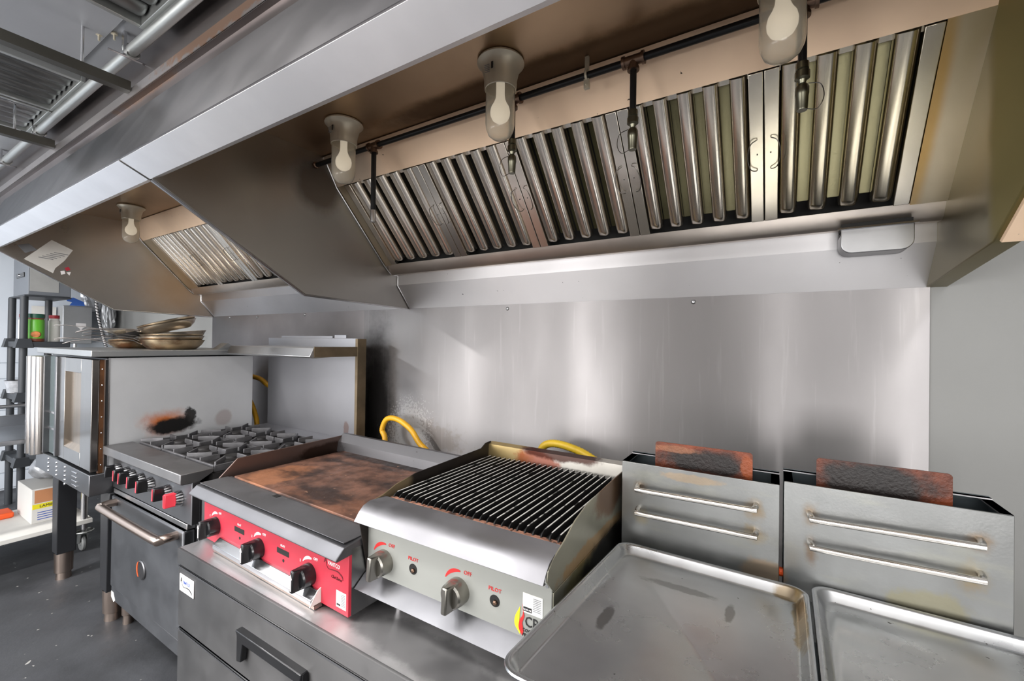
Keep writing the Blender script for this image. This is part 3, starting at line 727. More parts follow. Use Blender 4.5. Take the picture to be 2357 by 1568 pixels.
for x in (RX0+.06, RX1-.06):
    for y in (.93, 1.6): MB().lathe([(.03, .17), (.028, .05), (.022, .045), (.024, 0), (0, 0)], (x, y, 0), (0, 0, 1), 16).build('leg', 'leg_metal', t)
# backguard and high shelf
bg = B(RX0, RX1+.03, 1.70, 1.714, .945, 1.565).build('backguard', 'backguard', t, bevel=.002)
B(RX1+.012, RX1+.034, 1.698, 1.762, .945, 1.563).build('backguard_end', 'backguard_side', t, bevel=.002)
B(RX0, RX1+.01, 1.56, 1.70, .945, .962).build('flue_ledge', 'backguard', t, bevel=.002)
sh = MB().prism([(1.402, 1.455), (1.395, 1.462), (1.418, 1.508), (1.70, 1.512), (1.70, 1.468), (1.43, 1.452)], RX0+.07, RX1+.026).build('high_shelf', 'steel', t, bevel=.002)
B(RX1+.0265, RX1+.030, 1.42, 1.70, 1.458, 1.515).build('shelf_end', 'backguard_side', sh)
for x0_, x1_, zz in ((-2.9, -2.35, 1.578), (-2.33, -2.22, 1.585)): B(x0_, x1_, 1.706, 1.712, 1.56, zz).build('rear_flange', 'backguard', bg)
# cast-iron grates: 6, each with its own fingers
def grate(x0, x1, y0, y1):
    g = MB(); zt, zb = .988, .958
    def bar(xa, ya, xb, yb, z0a=zb, z0b=zb, th=.010):
        d = Vector((xb-xa, yb-ya)); n = Vector((-d.y, d.x)).normalized()*th/2
        a, b_ = Vector((xa, ya)), Vector((xb, yb))
        V = []
        for p, z0 in ((a, z0a), (b_, z0b)):
            for s_ in (1, -1):
                V += [(p.x+n.x*s_, p.y+n.y*s_, z0), (p.x+n.x*s_*.7, p.y+n.y*s_*.7, zt if z0 == zb else zt+.004)]
        g.faces(V, [(0, 2, 6, 4), (1, 5, 7, 3), (0, 4, 5, 1), (2, 3, 7, 6), (0, 1, 3, 2), (4, 6, 7, 5)])
    e = .006
    for xa, ya, xb, yb in ((x0+e, y0+e, x1-e, y0+e), (x0+e, y1-e, x1-e, y1-e), (x0+e, y0, x0+e, y1), (x1-e, y0, x1-e, y1)):
        pass
    cx, cy = (x0+x1)/2, (y0+y1)/2; hx, hy = (x1-x0)/2, (y1-y0)/2
    # low frame
    for a in ((x0+e, y0+e, x1-e, y0+e), (x0+e, y1-e, x1-e, y1-e), (x0+e, y0+e, x0+e, y1-e), (x1-e, y0+e, x1-e, y1-e)):
        d = Vector((a[2]-a[0], a[3]-a[1])); n = Vector((-d.y, d.x)).normalized()*.005
        g.prism([(a[0]+n.x, a[1]+n.y), (a[2]+n.x, a[3]+n.y), (a[2]-n.x, a[3]-n.y), (a[0]-n.x, a[1]-n.y)], zb-.012, zt-.012, 'z')
    # fingers reaching in from the sides and corners
    for k in range(8):
        a = k*PI/4+PI/8*0
        ux, uy = math.cos(a), math.sin(a)
        rr_ = min(hx/abs(ux) if abs(ux) > .01 else 9, hy/abs(uy) if abs(uy) > .01 else 9)*.97
        ri = .055 if k % 2 == 0 else .085
        bar(cx+ux*rr_, cy+uy*rr_, cx+ux*ri, cy+uy*ri, zb-.004, zb+.014)
    return g
gx = [RX0+.05, RX0+.335, RX0+.61, RX1-.02]; gy = [.962, 1.255, 1.552]
for i in range(3):
    for j in range(2):
        gg = grate(gx[i]+.002, gx[i+1]-.002, gy[j]+.002, gy[j+1]-.002).build('burner_grate', 'cast_iron', t, bevel=.0015)
        cx, cy = (gx[i]+gx[i+1])/2, (gy[j]+gy[j+1])/2
        MB().lathe([(.0, .030), (.035, .030), (.04, .022), (.052, .018), (.056, .004), (.056, 0)], (cx, cy, .944), (0, 0, 1), 20).build('burner', 'cooktop', gg)

# ------------------------------------------------------------------ refrigerated chef base
t = thing('chef_base', 'long low stainless refrigerated drawer cabinet under the griddle and charbroiler', 'cabinet', (-1.2, 1.12, 0))
CX0, CX1 = -1.962, -.442
B(CX0+.006, CX1-.006, .775, 1.50, .13, .70).build('body', 'cab_steel', t, bevel=.003)
MB().prism([(.759, .70), (.759, .740), (1.52, .740), (1.52, .70)], CX0, CX1).build('worktop', 'cab_top', t)
MB().prism([(.756, .683), (.756, .7385), (.759, .7402), (.764, .7402), (.764, .683)], CX0, CX1).build('worktop_edge', 'cab_steel', t)
for k, (z0, z1) in enumerate(((.446, .677), (.196, .438))):
    dw = B(CX0+.008, -.69, .757, .785, z0, z1).build('drawer', 'cab_steel', t, bevel=.004)
    B(CX0+.008, -.69, .7545, .757, z1-.006, z1).build('drawer_lip', 'steel_bright', dw)
    hz = z1-.072
    m = MB()
    m.prism([(-1.488, hz), (-1.130, hz), (-1.135, hz-.032), (-1.465, hz-.032)], .735, .760, 'y')
    m.prism([(-1.488, hz), (-1.450, hz-.032), (-1.462, hz-.10), (-1.488, hz-.105)], .740, .760, 'y')
    m.prism([(-1.130, hz), (-1.130, hz-.105), (-1.152, hz-.10), (-1.170, hz-.032)], .740, .760, 'y')
    m.build('handle', 'black_plastic', dw, bevel=.003)
bd = B(-1.935, -1.822, .7535, .7568, .588, .652).build('badge', 'print_white', t, bevel=.002)
B(-.685, CX1+.006, .757, .78, .16, .677).build('machine_cover', 'cab_steel', t, bevel=.003)
for x in (CX0+.07, -1.2, CX1-.07):
    for y in (.86, 1.42):
        c = MB().cyl((x, y, .13), (x, y, .095), .03).box(x-.022, x+.022, y-.02, y+.02, .05, .10)
        c.build('caster_bracket', 'steel_bright', t); 
        MB().cyl((x-.015, y, .045), (x+.015, y, .045), .045, seg=20).build('caster_wheel', 'rubber', t)
# badge lettering
def avantco(parent, x, y, z, h, cA, cV, tail, shear=0.):
    text('A', h*1.35, cA, parent, (x-.0, y, z+h*.18), 'logo_letter', sx=.75)
    text('VANTCO', h*.82, cV, parent, (x+h*2.02, y, z), 'logo_letters', sx=.82)
    cv = curve([(x+h*.18, y, z+h*.5), (x+h*.2, y, z-.2*h), (x+h*.75, y, z-h*.85), (x+h*1.9, y, z-h*.75), (x+h*3.0, y, z-h*.72), (x+h*3.9, y, z-h*1.1), (x+h*4.15, y, z-h*1.45)], 6)
    n = len(cv); pts = [(p.x, p.z) for p in cv]; up = []; dn = []
    for i, p in enumerate(pts):
        wdt = h*(.04+.16*(i/n)**3); up.append((p[0], p[1]+wdt)); dn.append((p[0], p[1]-wdt))
    MB().prism(up+dn[::-1], y-.0006, y+.0004, 'y').build('logo_swash', tail, parent, smooth=0)
avantco(bd, -1.918, .7532, .627, .0205, 'print_black', 'print_blue', 'print_black')

# ------------------------------------------------------------------ griddle
t = thing('griddle', 'countertop gas griddle with red control panel and rusty brown plate', 'griddle', (-1.511, 1.1, .74), math.radians(-1.45))
GX0, GX1 = -1.98, -1.032
B(GX0+.004, GX1-.004, .852, 1.49, .765, .945).build('body', 'steel_dull', t, bevel=.003)
fp = B(GX0+.03, GX1-.001, .832, .852, .752, .932).build('front_panel', 'red_panel', t, bevel=.0015)
B(GX0, GX0+.028, .835, .87, .752, .932).build('side_return', 'steel_dull', t)
B(GX1-.006, GX1, .842, 1.49, .752, .945).build('side_panel', 'steel_dull', t)
MB().prism([(.905, .968), (.815, .960), (.790, .936), (.787, .930), (.793, .926), (.85, .930), (.90, .93)], GX0-.0, GX1+.0).build('front_ledge', 'griddle_lip', t, bevel=.0025)
B(GX0+.012, GX1-.012, .822, .925, .9665, .9685).build('landing', 'griddle_land', t)
B(GX0+.02, GX1-.02, .90, .935, .955, .968).build('grease_gutter', 'griddle_lip', t)
B(-1.585, -1.555, .905, .925, .966, .9698).build('grease_slot', 'filter_dark', t)
B(GX0+.05, GX1-.03, .932, 1.47, .945, .975).build('griddle_plate', 'griddle_plate', t, bevel=.003)
prof = [(.89, .955), (.895, .968), (.965, 1.035), (1.46, 1.044), (1.50, 1.046), (1.50, .94), (.89, .94)]
MB().prism(prof, GX0, GX0+.006).build('left_splash', 'griddle_wall', t, bevel=.0015)
MB().prism(prof, GX1-.006, GX1).build('right_splash', 'griddle_wall', t, bevel=.0015)
MB().sheet([(1.455, .965), (1.462, 1.015), (1.492, 1.050), (1.505, 1.050), (1.505, .95)], GX0, GX1, .004).build('rear_splash', 'griddle_back', t)
kx = (-1.845, -1.522, -1.222)
for x, a in zip(kx, (.08, .10, .12)):
    knob_at(t, x, .832, .822, .034, .062, -.05, 'black_plastic', 'black_plastic', 'control_knob', None)
    # white arrow on the grip, off arc and lettering above
    MB().prism([(x-.0025, .796), (x+.0025, .796), (x+.0025, .832), (x+.007, .832), (x, .846), (x-.007, .832), (x-.0025, .832)], .7692, .7702, 'y').build('pointer', 'print_white', t, smooth=0)
    up, dn = [], []
    for k in range(9):
        aa = math.radians(80+k*8); wd = .0048*math.sin(PI*(.15+.8*k/8)); up.append((x+(.047+wd)*math.cos(aa), .824+(.047+wd)*math.sin(aa))); dn.append((x+(.047-wd)*math.cos(aa), .824+(.047-wd)*math.sin(aa)))
    MB().prism(up+dn[::-1], .8312, .832, 'y').build('off_arc', 'print_white', fp, smooth=0)
    text('OFF', .0125, 'print_white', fp, (x+.030, .8314, .875))
    text('2', .011, 'print_white', fp, (x-.052, .8314, .850))
for x in (-1.665, -1.375):
    B(x-.036, x+.036, .8308, .834, .838, .856).build('pilot_slot', 'filter_dark', fp, bevel=.0085, seg=4)
    MB().lathe([(.0055, 0), (.0055, .0008), (0, .0008)], (x+.004, .832, .820), (0, -1, 0), 14).build('pilot_hole', 'filter_dark', fp)
    text('PILOT', .010, 'print_white', fp, (x, .8314, .867))
tr = MB().prism([(.835, .754), (.835, .790), (.824, .790), (.800, .772), (.800, .756)], -1.80, -1.165).build('grease_drawer', 'steel_bright', t, bevel=.0015)
MB().prism([(.835, .754), (.835, .800), (.82, .792), (.795, .754)], -1.166, -1.163).build('drawer_end', 'paper', tr)
B(-1.81, -1.16, .808, .834, .7425, .7525).build('drawer_rail', 'leg_metal', t)
sk = B(-1.088, -1.042, .8312, .8325, .768, .816).build('label_sticker', 'paper', fp)
B(-1.084, -1.068, .8306, .8313, .774, .779).build('print_bar', 'print_black', fp, smooth=0)
for k in range(8): B(-1.064, -1.046, .8306, .8313, .808-k*.0045, .8095-k*.0045).build('print_line', 'print_grey', fp, smooth=0)
avantco(fp, -1.143, .8316, .884, .0205, 'print_darkred', 'print_white', 'print_darkred')
text('Chef Series', .013, 'print_darkred', fp, (-1.088, .8314, .849), shear=.3, sx=.85)
for x in (GX0+.06, GX1-.06):
    for y in (.92, 1.42): MB().cyl((x, y, .7405), (x, y, .77), .016).build('foot', 'steel_bright', t)

# ------------------------------------------------------------------ charbroiler
t = thing('charbroiler', 'grey gas charbroiler with black bar grates, between griddle and fryers', 'grill', (-.727, 1.2, .74))
HX0, HX1 = -1.031, -.421
B(HX0+.006, HX1-.006, .90, 1.52, .842, 1.03).build('body', 'charb_body', t)
fp = B(HX0+.001, HX1-.001, .880, .90, .852, 1.045).build('front_panel', 'charb_panel', t, bevel=.0015)
MB().sheet([(.940, 1.040), (.944, 1.069), (.885, 1.071), (.862, 1.064), (.846, 1.050), (.829, 1.027), (.842, 1.024)], HX0-.002, HX1+.002, .004).build('bullnose', 'charb_nose', t, bevel=.001)
MB().sheet([(.885, .866), (.872, .858), (.836, .830), (.846, .824), (.90, .826)], HX0-.004, HX1+.002, .003).build('drip_tray', 'charb_tray', t)
RP = [(.846, 1.028), (.850, 1.050), (.878, 1.067), (.935, 1.084), (1.0, 1.110), (1.08, 1.126), (1.3, 1.134), (1.53, 1.136), (1.53, .99), (.882, .99)]
MB().prism(RP, HX1, HX1+.004).build('side_panel', 'charb_side', t, bevel=.001)
MB().prism([(.884, .986), (1.53, .986), (1.53, .846), (.884, .846)], HX1-.003, HX1+.002).build('lower_side_panel', 'charb_side', t, bevel=.001)
LP = [(.846, 1.028), (.850, 1.050), (.878, 1.067), (.935, 1.074), (.99, 1.092), (1.08, 1.106), (1.46, 1.112), (1.49, 1.128), (1.53, 1.13), (1.53, .846), (.884, .846)]
MB().prism(LP, HX0-.003, HX0+.001).build('side_panel', 'charb_inner', t, bevel=.001)
MB().sheet([(1.512, 1.02), (1.516, 1.118), (1.535, 1.124), (1.538, .9)], HX0, HX1, .003).build('rear_splash', 'charb_back', t)
B(HX0+.004, HX1-.004, .945, 1.51, 1.03, 1.036).build('radiant_deck', 'filter_dark', t)
nb = [6, 6, 7, 6]; tot = sum(nb); gx0, gx1 = HX0+.012, HX1-.012; pit = (gx1-gx0)/tot; c = 0
barme = None
for gi, n in enumerate(nb):
    xa, xb = gx0+c*pit, gx0+(c+n)*pit
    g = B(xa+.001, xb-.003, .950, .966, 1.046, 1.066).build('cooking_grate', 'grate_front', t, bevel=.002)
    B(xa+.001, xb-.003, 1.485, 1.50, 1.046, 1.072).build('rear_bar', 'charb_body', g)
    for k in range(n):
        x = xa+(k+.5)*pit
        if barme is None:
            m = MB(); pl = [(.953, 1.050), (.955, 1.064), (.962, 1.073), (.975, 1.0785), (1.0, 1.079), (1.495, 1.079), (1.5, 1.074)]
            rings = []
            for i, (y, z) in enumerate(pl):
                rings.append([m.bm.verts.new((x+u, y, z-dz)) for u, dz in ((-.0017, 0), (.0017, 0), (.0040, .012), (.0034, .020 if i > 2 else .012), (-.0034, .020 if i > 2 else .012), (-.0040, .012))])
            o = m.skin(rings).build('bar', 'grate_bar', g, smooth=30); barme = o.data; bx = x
        else:
            o = bpy.data.objects.new('bar', barme); COL.objects.link(o); o.parent = g; o.location = (x-bx, 0, 0)
    c += n
for x, rot in ((-.958, 0.), (-.686, 0.)):
    knob_at(t, x, .880, .912, .034, .062, -.04, 'knob_steel', 'knob_steel', 'control_knob', None)
    up, dn = [], []
    for k in range(9):
        aa = math.radians(85+k*8.5); wd = .005*math.sin(PI*(.12+.8*k/8)); up.append((x+(.050+wd)*math.cos(aa), .912+(.050+wd)*math.sin(aa))); dn.append((x+(.050-wd)*math.cos(aa), .912+(.050-wd)*math.sin(aa)))
    MB().prism(up+dn[::-1], .8792, .8802, 'y').build('off_arc', 'print_red', fp, smooth=0)
    text('OFF', .0145, 'print_red', fp, (x+.028, .8794, .963))
for x in (-.846, -.575):
    MB().lathe([(.0145, 0), (.0145, .001), (.0, .001)], (x, .880, .921), (0, -1, 0), 20).build('pilot_hole', 'filter_dark', fp)
    MB().lathe([(.006, 0), (.006, .006), (.003, .009), (0, .009)], (x+.003, .880, .919), (0, -1, 0), 6).build('pilot_valve', 'brass', fp)
    text('PILOT', .0135, 'print_red', fp, (x, .8794, .948), sx=1.05)
for x, z in ((HX0+.012, .905), (HX1-.012, 1.0)): MB().lathe([(.005, 0), (.004, .003), (0, .003)], (x, .88, z), (0, -1, 0), 10).build('screw', 'steel_bright', fp)
B(-.496, -.444, .8786, .8802, .922, .968).build('label_sticker', 'paper', fp)
B(-.494, -.472, .8778, .8788, .926, .936).build('print_bar', 'print_black', fp, smooth=0)
text('SCAN ME', .0048, 'print_white', fp, (-.483, .8776, .9305))
for k in range(8): B(-.468, -.448, .8778, .8788, .960-k*.004, .9612-k*.004).build('print_line', 'print_grey', fp, smooth=0)
# flame emblem with initials
def flame(pts, m, y): MB().prism(pts, y, y+.001, 'y').build('flame_mark', m, fp, smooth=0)
fl = curve([(0, 0, 0), (-.014, 0, .018), (-.013, 0, .038), (.0, 0, .064)], 6)
flame([(-.503+p.x, .868+p.z) for p in fl]+[(-.503-.002, .868+.03), (-.503+.004, .868+.012)], 'carton_yellow', .8785)
fl = curve([(.002, 0, -.002), (-.008, 0, .014), (-.006, 0, .032), (.003, 0, .050), (.0, 0, .072)], 6)
flame([(-.498+p.x, .868+p.z) for p in fl]+[(-.498+.007, .868+.045), (-.498+.001, .868+.028), (-.498+.005, .868+.01)], 'print_red', .878)
text('CPG', .034, 'print_black', fp, (-.462, .8785, .902), sx=.85)
for k, s_ in enumerate(('COOKING', 'PERFORMANCE', 'GROUP')): text(s_, .0105, 'print_black', fp, (-.497, .8785, .881-k*.0115), align='LEFT')
for x in (HX0+.06, HX1-.06):
    for y in (.955, 1.45): MB().lathe([(.018, .745+.09), (.018, .80), (.013, .795), (.013, .7403), (0, .7403)], (x, y, 0), (0, 0, 1), 14).build('foot', 'steel_bright', t)

# ------------------------------------------------------------------ gas hoses behind the equipment
def hose(name, label, pts, r, m):
    p = curve(pts, 14); rr_ = []
    dense = []
    for a, b_ in zip(p, p[1:]):
        n = max(1, int((b_-a).length/.004))
        dense += [a.lerp(b_, k/n) for k in range(n)]
    rr_ = [r*(1+.07*(1 if (i % 2) else -1)) for i in range(len(dense))]
    o = MB().tube(dense, rr_, 10).build(name, m, smooth=70); tag(o, label, 'hose', 'yellow gas hoses'); return o
hose('gas_hose', 'looped orange-yellow gas hose against the wall behind the griddle', [(-1.955, 1.70, .55), (-1.93, 1.74, .85), (-1.93, 1.76, .98), (-1.965, 1.77, 1.03), (-1.93, 1.775, 1.095), (-1.84, 1.775, 1.10), (-1.74, 1.775, 1.055), (-1.67, 1.77, .99), (-1.575, 1.76, .93), (-1.5, 1.74, .80), (-1.46, 1.7, .55), (-1.46, 1.7, .02)], .0155, 'yellow_hose')
hose('gas_hose', 'yellow ribbed gas hose curling behind the charbroiler', [(-.86, 1.66, .60), (-.875, 1.68, .90), (-.885, 1.70, 1.03), (-.865, 1.70, 1.095), (-.80, 1.70, 1.115), (-.69, 1.69, 1.10), (-.60, 1.67, 1.07), (-.52, 1.65, 1.05), (-.46, 1.6, .95), (-.45, 1.58, .7), (-.45, 1.58, .02)], .0165, 'yellow_hose_dull')
hose('gas_hose', 'yellow gas hose seen in the dark gap left of the range backguard', [(-3.6, 1.80, 1.27), (-3.36, 1.80, 1.255), (-3.22, 1.79, 1.215), (-3.05, 1.79, 1.17), (-2.8, 1.8, 1.1), (-2.7, 1.8, .7), (-2.7, 1.8, .02)], .017, 'yellow_hose')
hose('gas_hose', 'yellow gas hose dropping behind the range at the oven corner', [(-3.40, 1.72, 1.16), (-3.33, 1.73, 1.08), (-3.27, 1.73, 1.0), (-3.22, 1.72, .9), (-3.2, 1.72, .5), (-3.2, 1.72, .02)], .017, 'yellow_hose')

# ------------------------------------------------------------------ fryers
def fryer(x0, x1, label, zt, bars, plate, plabel):
    t = thing('deep_fryer', label, 'fryer', ((x0+x1)/2, 1.0, 0))
    B(x0+.003, x1-.003, .56, 1.33, .13, .86).build('body', 'fryer_steel', t, bevel=.003)
    B(x0+.02, x1-.02, .545, .56, .2, .72).build('door', 'fryer_steel', t, bevel=.003)
    MB().sheet([(.53, .84), (.53, .90), (.60, .905)], x0, x1, .003).build('front_rim', 'fryer_steel', t)
    for a, b_ in ((x0, x0+.012), (x1-.012, x1)): B(a, b_, .56, 1.33, .86, .905).build('vat_rim', 'fryer_steel', t)
    B(x0+.012, x1-.012, 1.22, 1.33, .86, .905).build('vat_rim', 'fryer_steel', t)
    B(x0+.013, x1-.013, .61, 1.22, .862, .868).build('oil_vat', 'fryer_inner', t)
    fr = B(x0, x1, 1.33, 1.334, .86, zt).build('flue_front', 'fryer_steel', t, bevel=.0015)
    f = MB(); f.box(x0, x0+.004, 1.334, 1.455, .86, zt); f.box(x1-.004, x1, 1.334, 1.455, .86, zt); f.box(x0, x1, 1.455, 1.459, .86, zt+.004)
    f.build('flue_box', 'fryer_inner', t)
    f = MB(); f.box(x0, x0+.02, 1.334, 1.455, zt-.003, zt); f.box(x1-.02, x1, 1.334, 1.455, zt-.003, zt); f.box(x0, x1, 1.44, 1.458, zt, zt+.003)
    f.build('flue_rim', 'steel', t)
    B(x0+.004, x1-.004, 1.334, 1.455, zt-.09, zt-.085).build('flue_deck', 'fryer_inner', t)
    for (xa, za, xb, zb) in bars:
        r = .0075
        p = [(xa-.004, 1.331, za), (xa-.002, 1.312, za-.002), (xa+.004, 1.305, za-.005), (xa+.016, 1.303, za-.006), (xb-.016, 1.303, zb-.006), (xb-.004, 1.305, zb-.005), (xb+.002, 1.312, zb-.002), (xb+.004, 1.331, zb)]
        MB().tube(curve(p, 4), r, 12).build('basket_rail', 'fryer_bar', t)
    for x in (x0+.05, x1-.05):
        for y in (.62, 1.27): MB().lathe([(.028, .13), (.026, .04), (.03, 0), (0, 0)], (x, y, 0), (0, 0, 1), 14).build('leg', 'leg_metal', t)
    xa, xb, zb, ztop = plate
    o = MB().prism(rr(xa, xb, zb, ztop, .008, 4, True), 1.372, 1.376, 'y').build('flue_deflector', 'burnt', smooth=0)
    tag(o, plabel, 'plate', 'burnt flue deflectors')
    o.location = (0, 0, 0)
fryer(-.401, .017, 'left deep fryer with a scorched plate in its flue, next to the charbroiler', 1.187,
      ((-.347, 1.120, -.040, 1.124), (-.346, 1.050, -.039, 1.054)), (-.310, -.047, 1.098, 1.252), 'scorched orange and black plate standing in the left fryer flue')
fryer(.0265, .438, 'right deep fryer with a black scorched plate, nearest the right wall', 1.199,
      ((.085, 1.128, .382, 1.136), (.086, 1.058, .383, 1.064)), (.098, .354, 1.110, 1.262), 'blackened scorched plate standing in the right fryer flue')
tag(MB().sphere((.0215, 1.36, .95), .012, 10).build('knob_cover', 'orange'), 'small orange valve cap in the slit between the two fryers', 'cap')

# ------------------------------------------------------------------ sheet pans
def sheet_pan(label, loc, rotz, tilt, W=.457, D=.66):
    o_ = Vector((0, 0, 0)); m = MB()
    def loop(inx, r, z, n=6, sag=0):
        x0, x1, y0, y1 = inx, W-inx, -D+inx, -inx; v = []
        for cx, cy, a0 in ((x1-r, y1-r, 0), (x0+r, y1-r, PI/2), (x0+r, y0+r, PI), (x1-r, y0+r, 1.5*PI)):
            for k in range(n+1):
                a = a0+PI/2*k/n; v.append((cx+r*math.cos(a), cy+r*math.sin(a), z))
        return [m.bm.verts.new(p) for p in v]
    L_ = [loop(.0, .040, .017), loop(-.003, .042, .022), loop(.0, .040, .0262), loop(.005, .036, .0265), loop(.009, .034, .023), loop(.019, .026, .0035), loop(.024, .022, .0008)]
    for a, b_ in zip(L_, L_[1:]):
        n = len(a)
        for k in range(n): m.bm.faces.new((a[k], a[(k+1) % n], b_[(k+1) % n], b_[k]))
    m.bm.faces.new(L_[-1])
    # underside
    U = [loop(.008, .034, .017), loop(.018, .026, .0), loop(.024, .022, -.0008)]
    for a, b_ in zip([L_[0]]+U, U):
        n = len(a)
        for k in range(n): m.bm.faces.new((a[k], b_[k], b_[(k+1) % n], a[(k+1) % n]))
    m.bm.faces.new(U[-1][::-1])
    t = thing('sheet_pan', label, 'tray', loc, rotz, 'aluminium sheet pans on the fryers')
    ORG[t] = Vector((0, 0, 0))
    fl = m.build('tray', 'pan_sheet', t, smooth=50)
    r = MB(); ring = []
    x0, x1, y0, y1, rad = .001, W-.001, -D+.001, -.001, .039
    for cx, cy, a0 in ((x1-rad, y1-rad, 0), (x0+rad, y1-rad, PI/2), (x0+rad, y0+rad, PI), (x1-rad, y0+rad, 1.5*PI)):
        for k in range(8):
            a = a0+PI/2*k/7; ring.append((cx+rad*math.cos(a), cy+rad*math.sin(a), .0225))
    r.tube(ring, .0048, 8, True).build('rolled_rim', 'pan_rim', t)
    t.rotation_euler = Matrix(((1, 0, 0), (0, 1, 0), (0, 0, 1))).to_euler()
    t.rotation_euler = (tilt, 0, rotz)
    return t
sheet_pan('dented sheet pan lying on the left fryer, nearer the charbroiler', (-.389, 1.290, .930), math.radians(-1.2), math.radians(-3.2), W=.464, D=.665)
sheet_pan('sheet pan at the bottom right corner, lying on the right fryer', (.088, 1.322, .929), math.radians(-1.4), math.radians(-2.2), W=.464, D=.665)

# ------------------------------------------------------------------ left side: work table, rack and wall things
t = thing('work_table', 'stainless work table with white lower shelf behind the oven, far left', 'table', (-4.55, .3, 0))
B(-4.90, -4.20, -.9, 1.10, .845, .875).build('table_top', 'table_steel', t, bevel=.004)
B(-4.92, -4.90, -.9, 1.10, .80, .955).build('backsplash', 'table_steel', t, bevel=.004)
MB().tube([(-4.93, -.9, 1.02), (-4.93, 1.10, 1.02)], .014, 10).build('rear_rail', 'table_steel', t)
B(-4.90, -4.22, -.9, 1.10, .205, .235).build('lower_shelf', 'paper', t, bevel=.003)
for x in (-4.88, -4.25):
    for y in (-.85, 1.06):
        l = MB().cyl((x, y, .845), (x, y, .14), .019, seg=14).build('leg', 'steel_bright', t)
        c = MB().lathe([(.05, .155), (.055, .150), (.05, .143), (.0, .143)], (x, y, 0), (0, 0, 1), 18)
        c.prism([(x-.05, .143), (x+.02, .143), (x-.015, .06), (x-.06, .05)], y-.022, y-.017, 'y'); c.prism([(x-.05, .143), (x+.02, .143), (x-.015, .06), (x-.06, .05)], y+.017, y+.022, 'y')
        c.build('caster_fork', 'conduit', l)
        MB().lathe([(.0, -.015), (.018, -.015), (.022, -.010), (.05, -.012), (.056, -.006), (.056, .006), (.05, .012), (.022, .010), (.018, .015), (.0, .015)], (x-.035, y, .058), (0, 1, 0), 24).build('caster_wheel', 'rubber', l)
t = thing('carton', 'white and brown carton with yellow band on the lower table shelf', 'box', (-4.6, .93, .235))
B(-4.80, -4.42, .83, 1.03, .235, .475).build('box_body', 'carton', t, bevel=.004)
B(-4.421, -4.4188, .845, 1.03, .375, .465).build('brown_panel', 'carton_brown', t)
B(-4.421, -4.4185, .835, 1.03, .335, .368).build('yellow_band', 'carton_yellow', t)
MX = Matrix.Rotation(PI/2, 4, 'Z') @ FRONT
text('LAMINATED', .026, 'print_black', t, (-4.418, .94, .350), M=MX)
for k in range(4): B(-4.4205, -4.4185, .86, .95, .305-k*.016, .310-k*.016).build('print_line', 'print_blue', t, smooth=0)
tag(B(-4.86, -4.70, .72, .80, .235, .275).build('orange_tub', 'orange', bevel=.01), 'small orange tub on the lower table shelf left of the carton', 'tub')
o = MB().sphere((-4.72, .98, .56), .12, 14, (1, .9, .75)).build('sack', 'bag'); tag(o, 'pale grey plastic sack slumped on top of the carton', 'bag')
for v in o.data.vertices: v.co += Vector((math.sin(v.co.z*60+v.co.y*40), math.cos(v.co.x*50), math.sin(v.co.x*70+v.co.y*30)))*.006

t = thing('storage_rack', 'dark grey plastic shelving rack against the left wall', 'shelf', (-5.82, 1.1, 0))
for z in (.42, .985, 1.455):
    s = B(-6.06, -5.56, .955, 1.27, z, z+.05).build('shelf', 'rack_grey', t, bevel=.006)
    for x in (-6.02, -5.60):
        MB().prism([(-.055, z-.005), (.055, z-.005), (.038, z+.075), (-.038, z+.075)], x-.045, x+.045).build('corner_sleeve', 'rack_grey', s).location = (0, .985, 0)
for x, y in ((-6.02, .985), (-5.60, .985), (-6.0, 1.215)):
    MB().cyl((x, y, 0), (x, y, 1.90), .026, seg=14).build('post', 'rack_grey', t)
B(-6.10, -5.55, .975, 1.27, 1.90, 1.915).build('top_shelf', 'rack_grey', t, bevel=.003)
t = thing('breaker_box', 'grey metal cabinet with black latch on top of the plastic rack', 'cabinet', (-5.83, 1.13, 1.915))
B(-6.08, -5.57, 1.0, 1.27, 1.915, 2.45).build('box_body', 'grey_box', t, bevel=.006)
B(-5.94, -5.68, .992, 1.0, 2.08, 2.12).build('latch', 'black_plastic', t, bevel=.003)
MB().lathe([(.014, 0), (.012, .006), (0, .007)], (-5.84, .992, 2.10), (0, -1, 0), 12).build('latch_button', 'steel_bright', t)
B(-5.57, -5.567, 1.01, 1.19, 1.95, 2.19).build('notice', 'old_paper', t)
t = thing('spice_jar', 'green labelled jar with dark green lid on the plastic rack', 'jar', (-5.66, 1.07, 1.505))
MB().lathe([(0, 0), (.050, 0), (.054, .006), (.054, .028)], (-5.66, 1.07, 1.505), seg=24).build('jar_base', 'jar_brown', t)
MB().lathe([(.054, .028), (.054, .19), (.050, .198)], (-5.66, 1.07, 1.505), seg=24).build('jar_label', 'jar_green', t)
MB().lathe([(.050, .198), (.052, .212)], (-5.66, 1.07, 1.505), seg=24).build('jar_neck', 'jar_brown', t)
MB().lathe([(.055, .212), (.055, .245), (.05, .248), (0, .248)], (-5.66, 1.07, 1.505), seg=24).build('lid', 'jar_lid', t)
MB().lathe([(.0, .003), (.026, .003), (.032, -.006)], (-5.607, 1.06, 1.57), (.98, -.19, 0), 16).build('food_picture', 'jar_food', t)
for y, x, s_ in ((1.02, -5.76, 'left of the green jar'), (1.20, -5.74, 'right of the green jar')):
    t = thing('salt_canister', 'white canister with red cap on the rack, '+s_, 'canister', (x, y, 1.505), 0, 'white red-capped canisters')
    MB().lathe([(0, 0), (.04, 0), (.04, .19), (.034, .20), (.034, .215)], (x, y, 1.505), seg=20).build('canister_body', 'paper', t)
    MB().lathe([(.036, .215), (.036, .245), (0, .245)], (x, y, 1.505), seg=20).build('cap', 'lid_red', t)
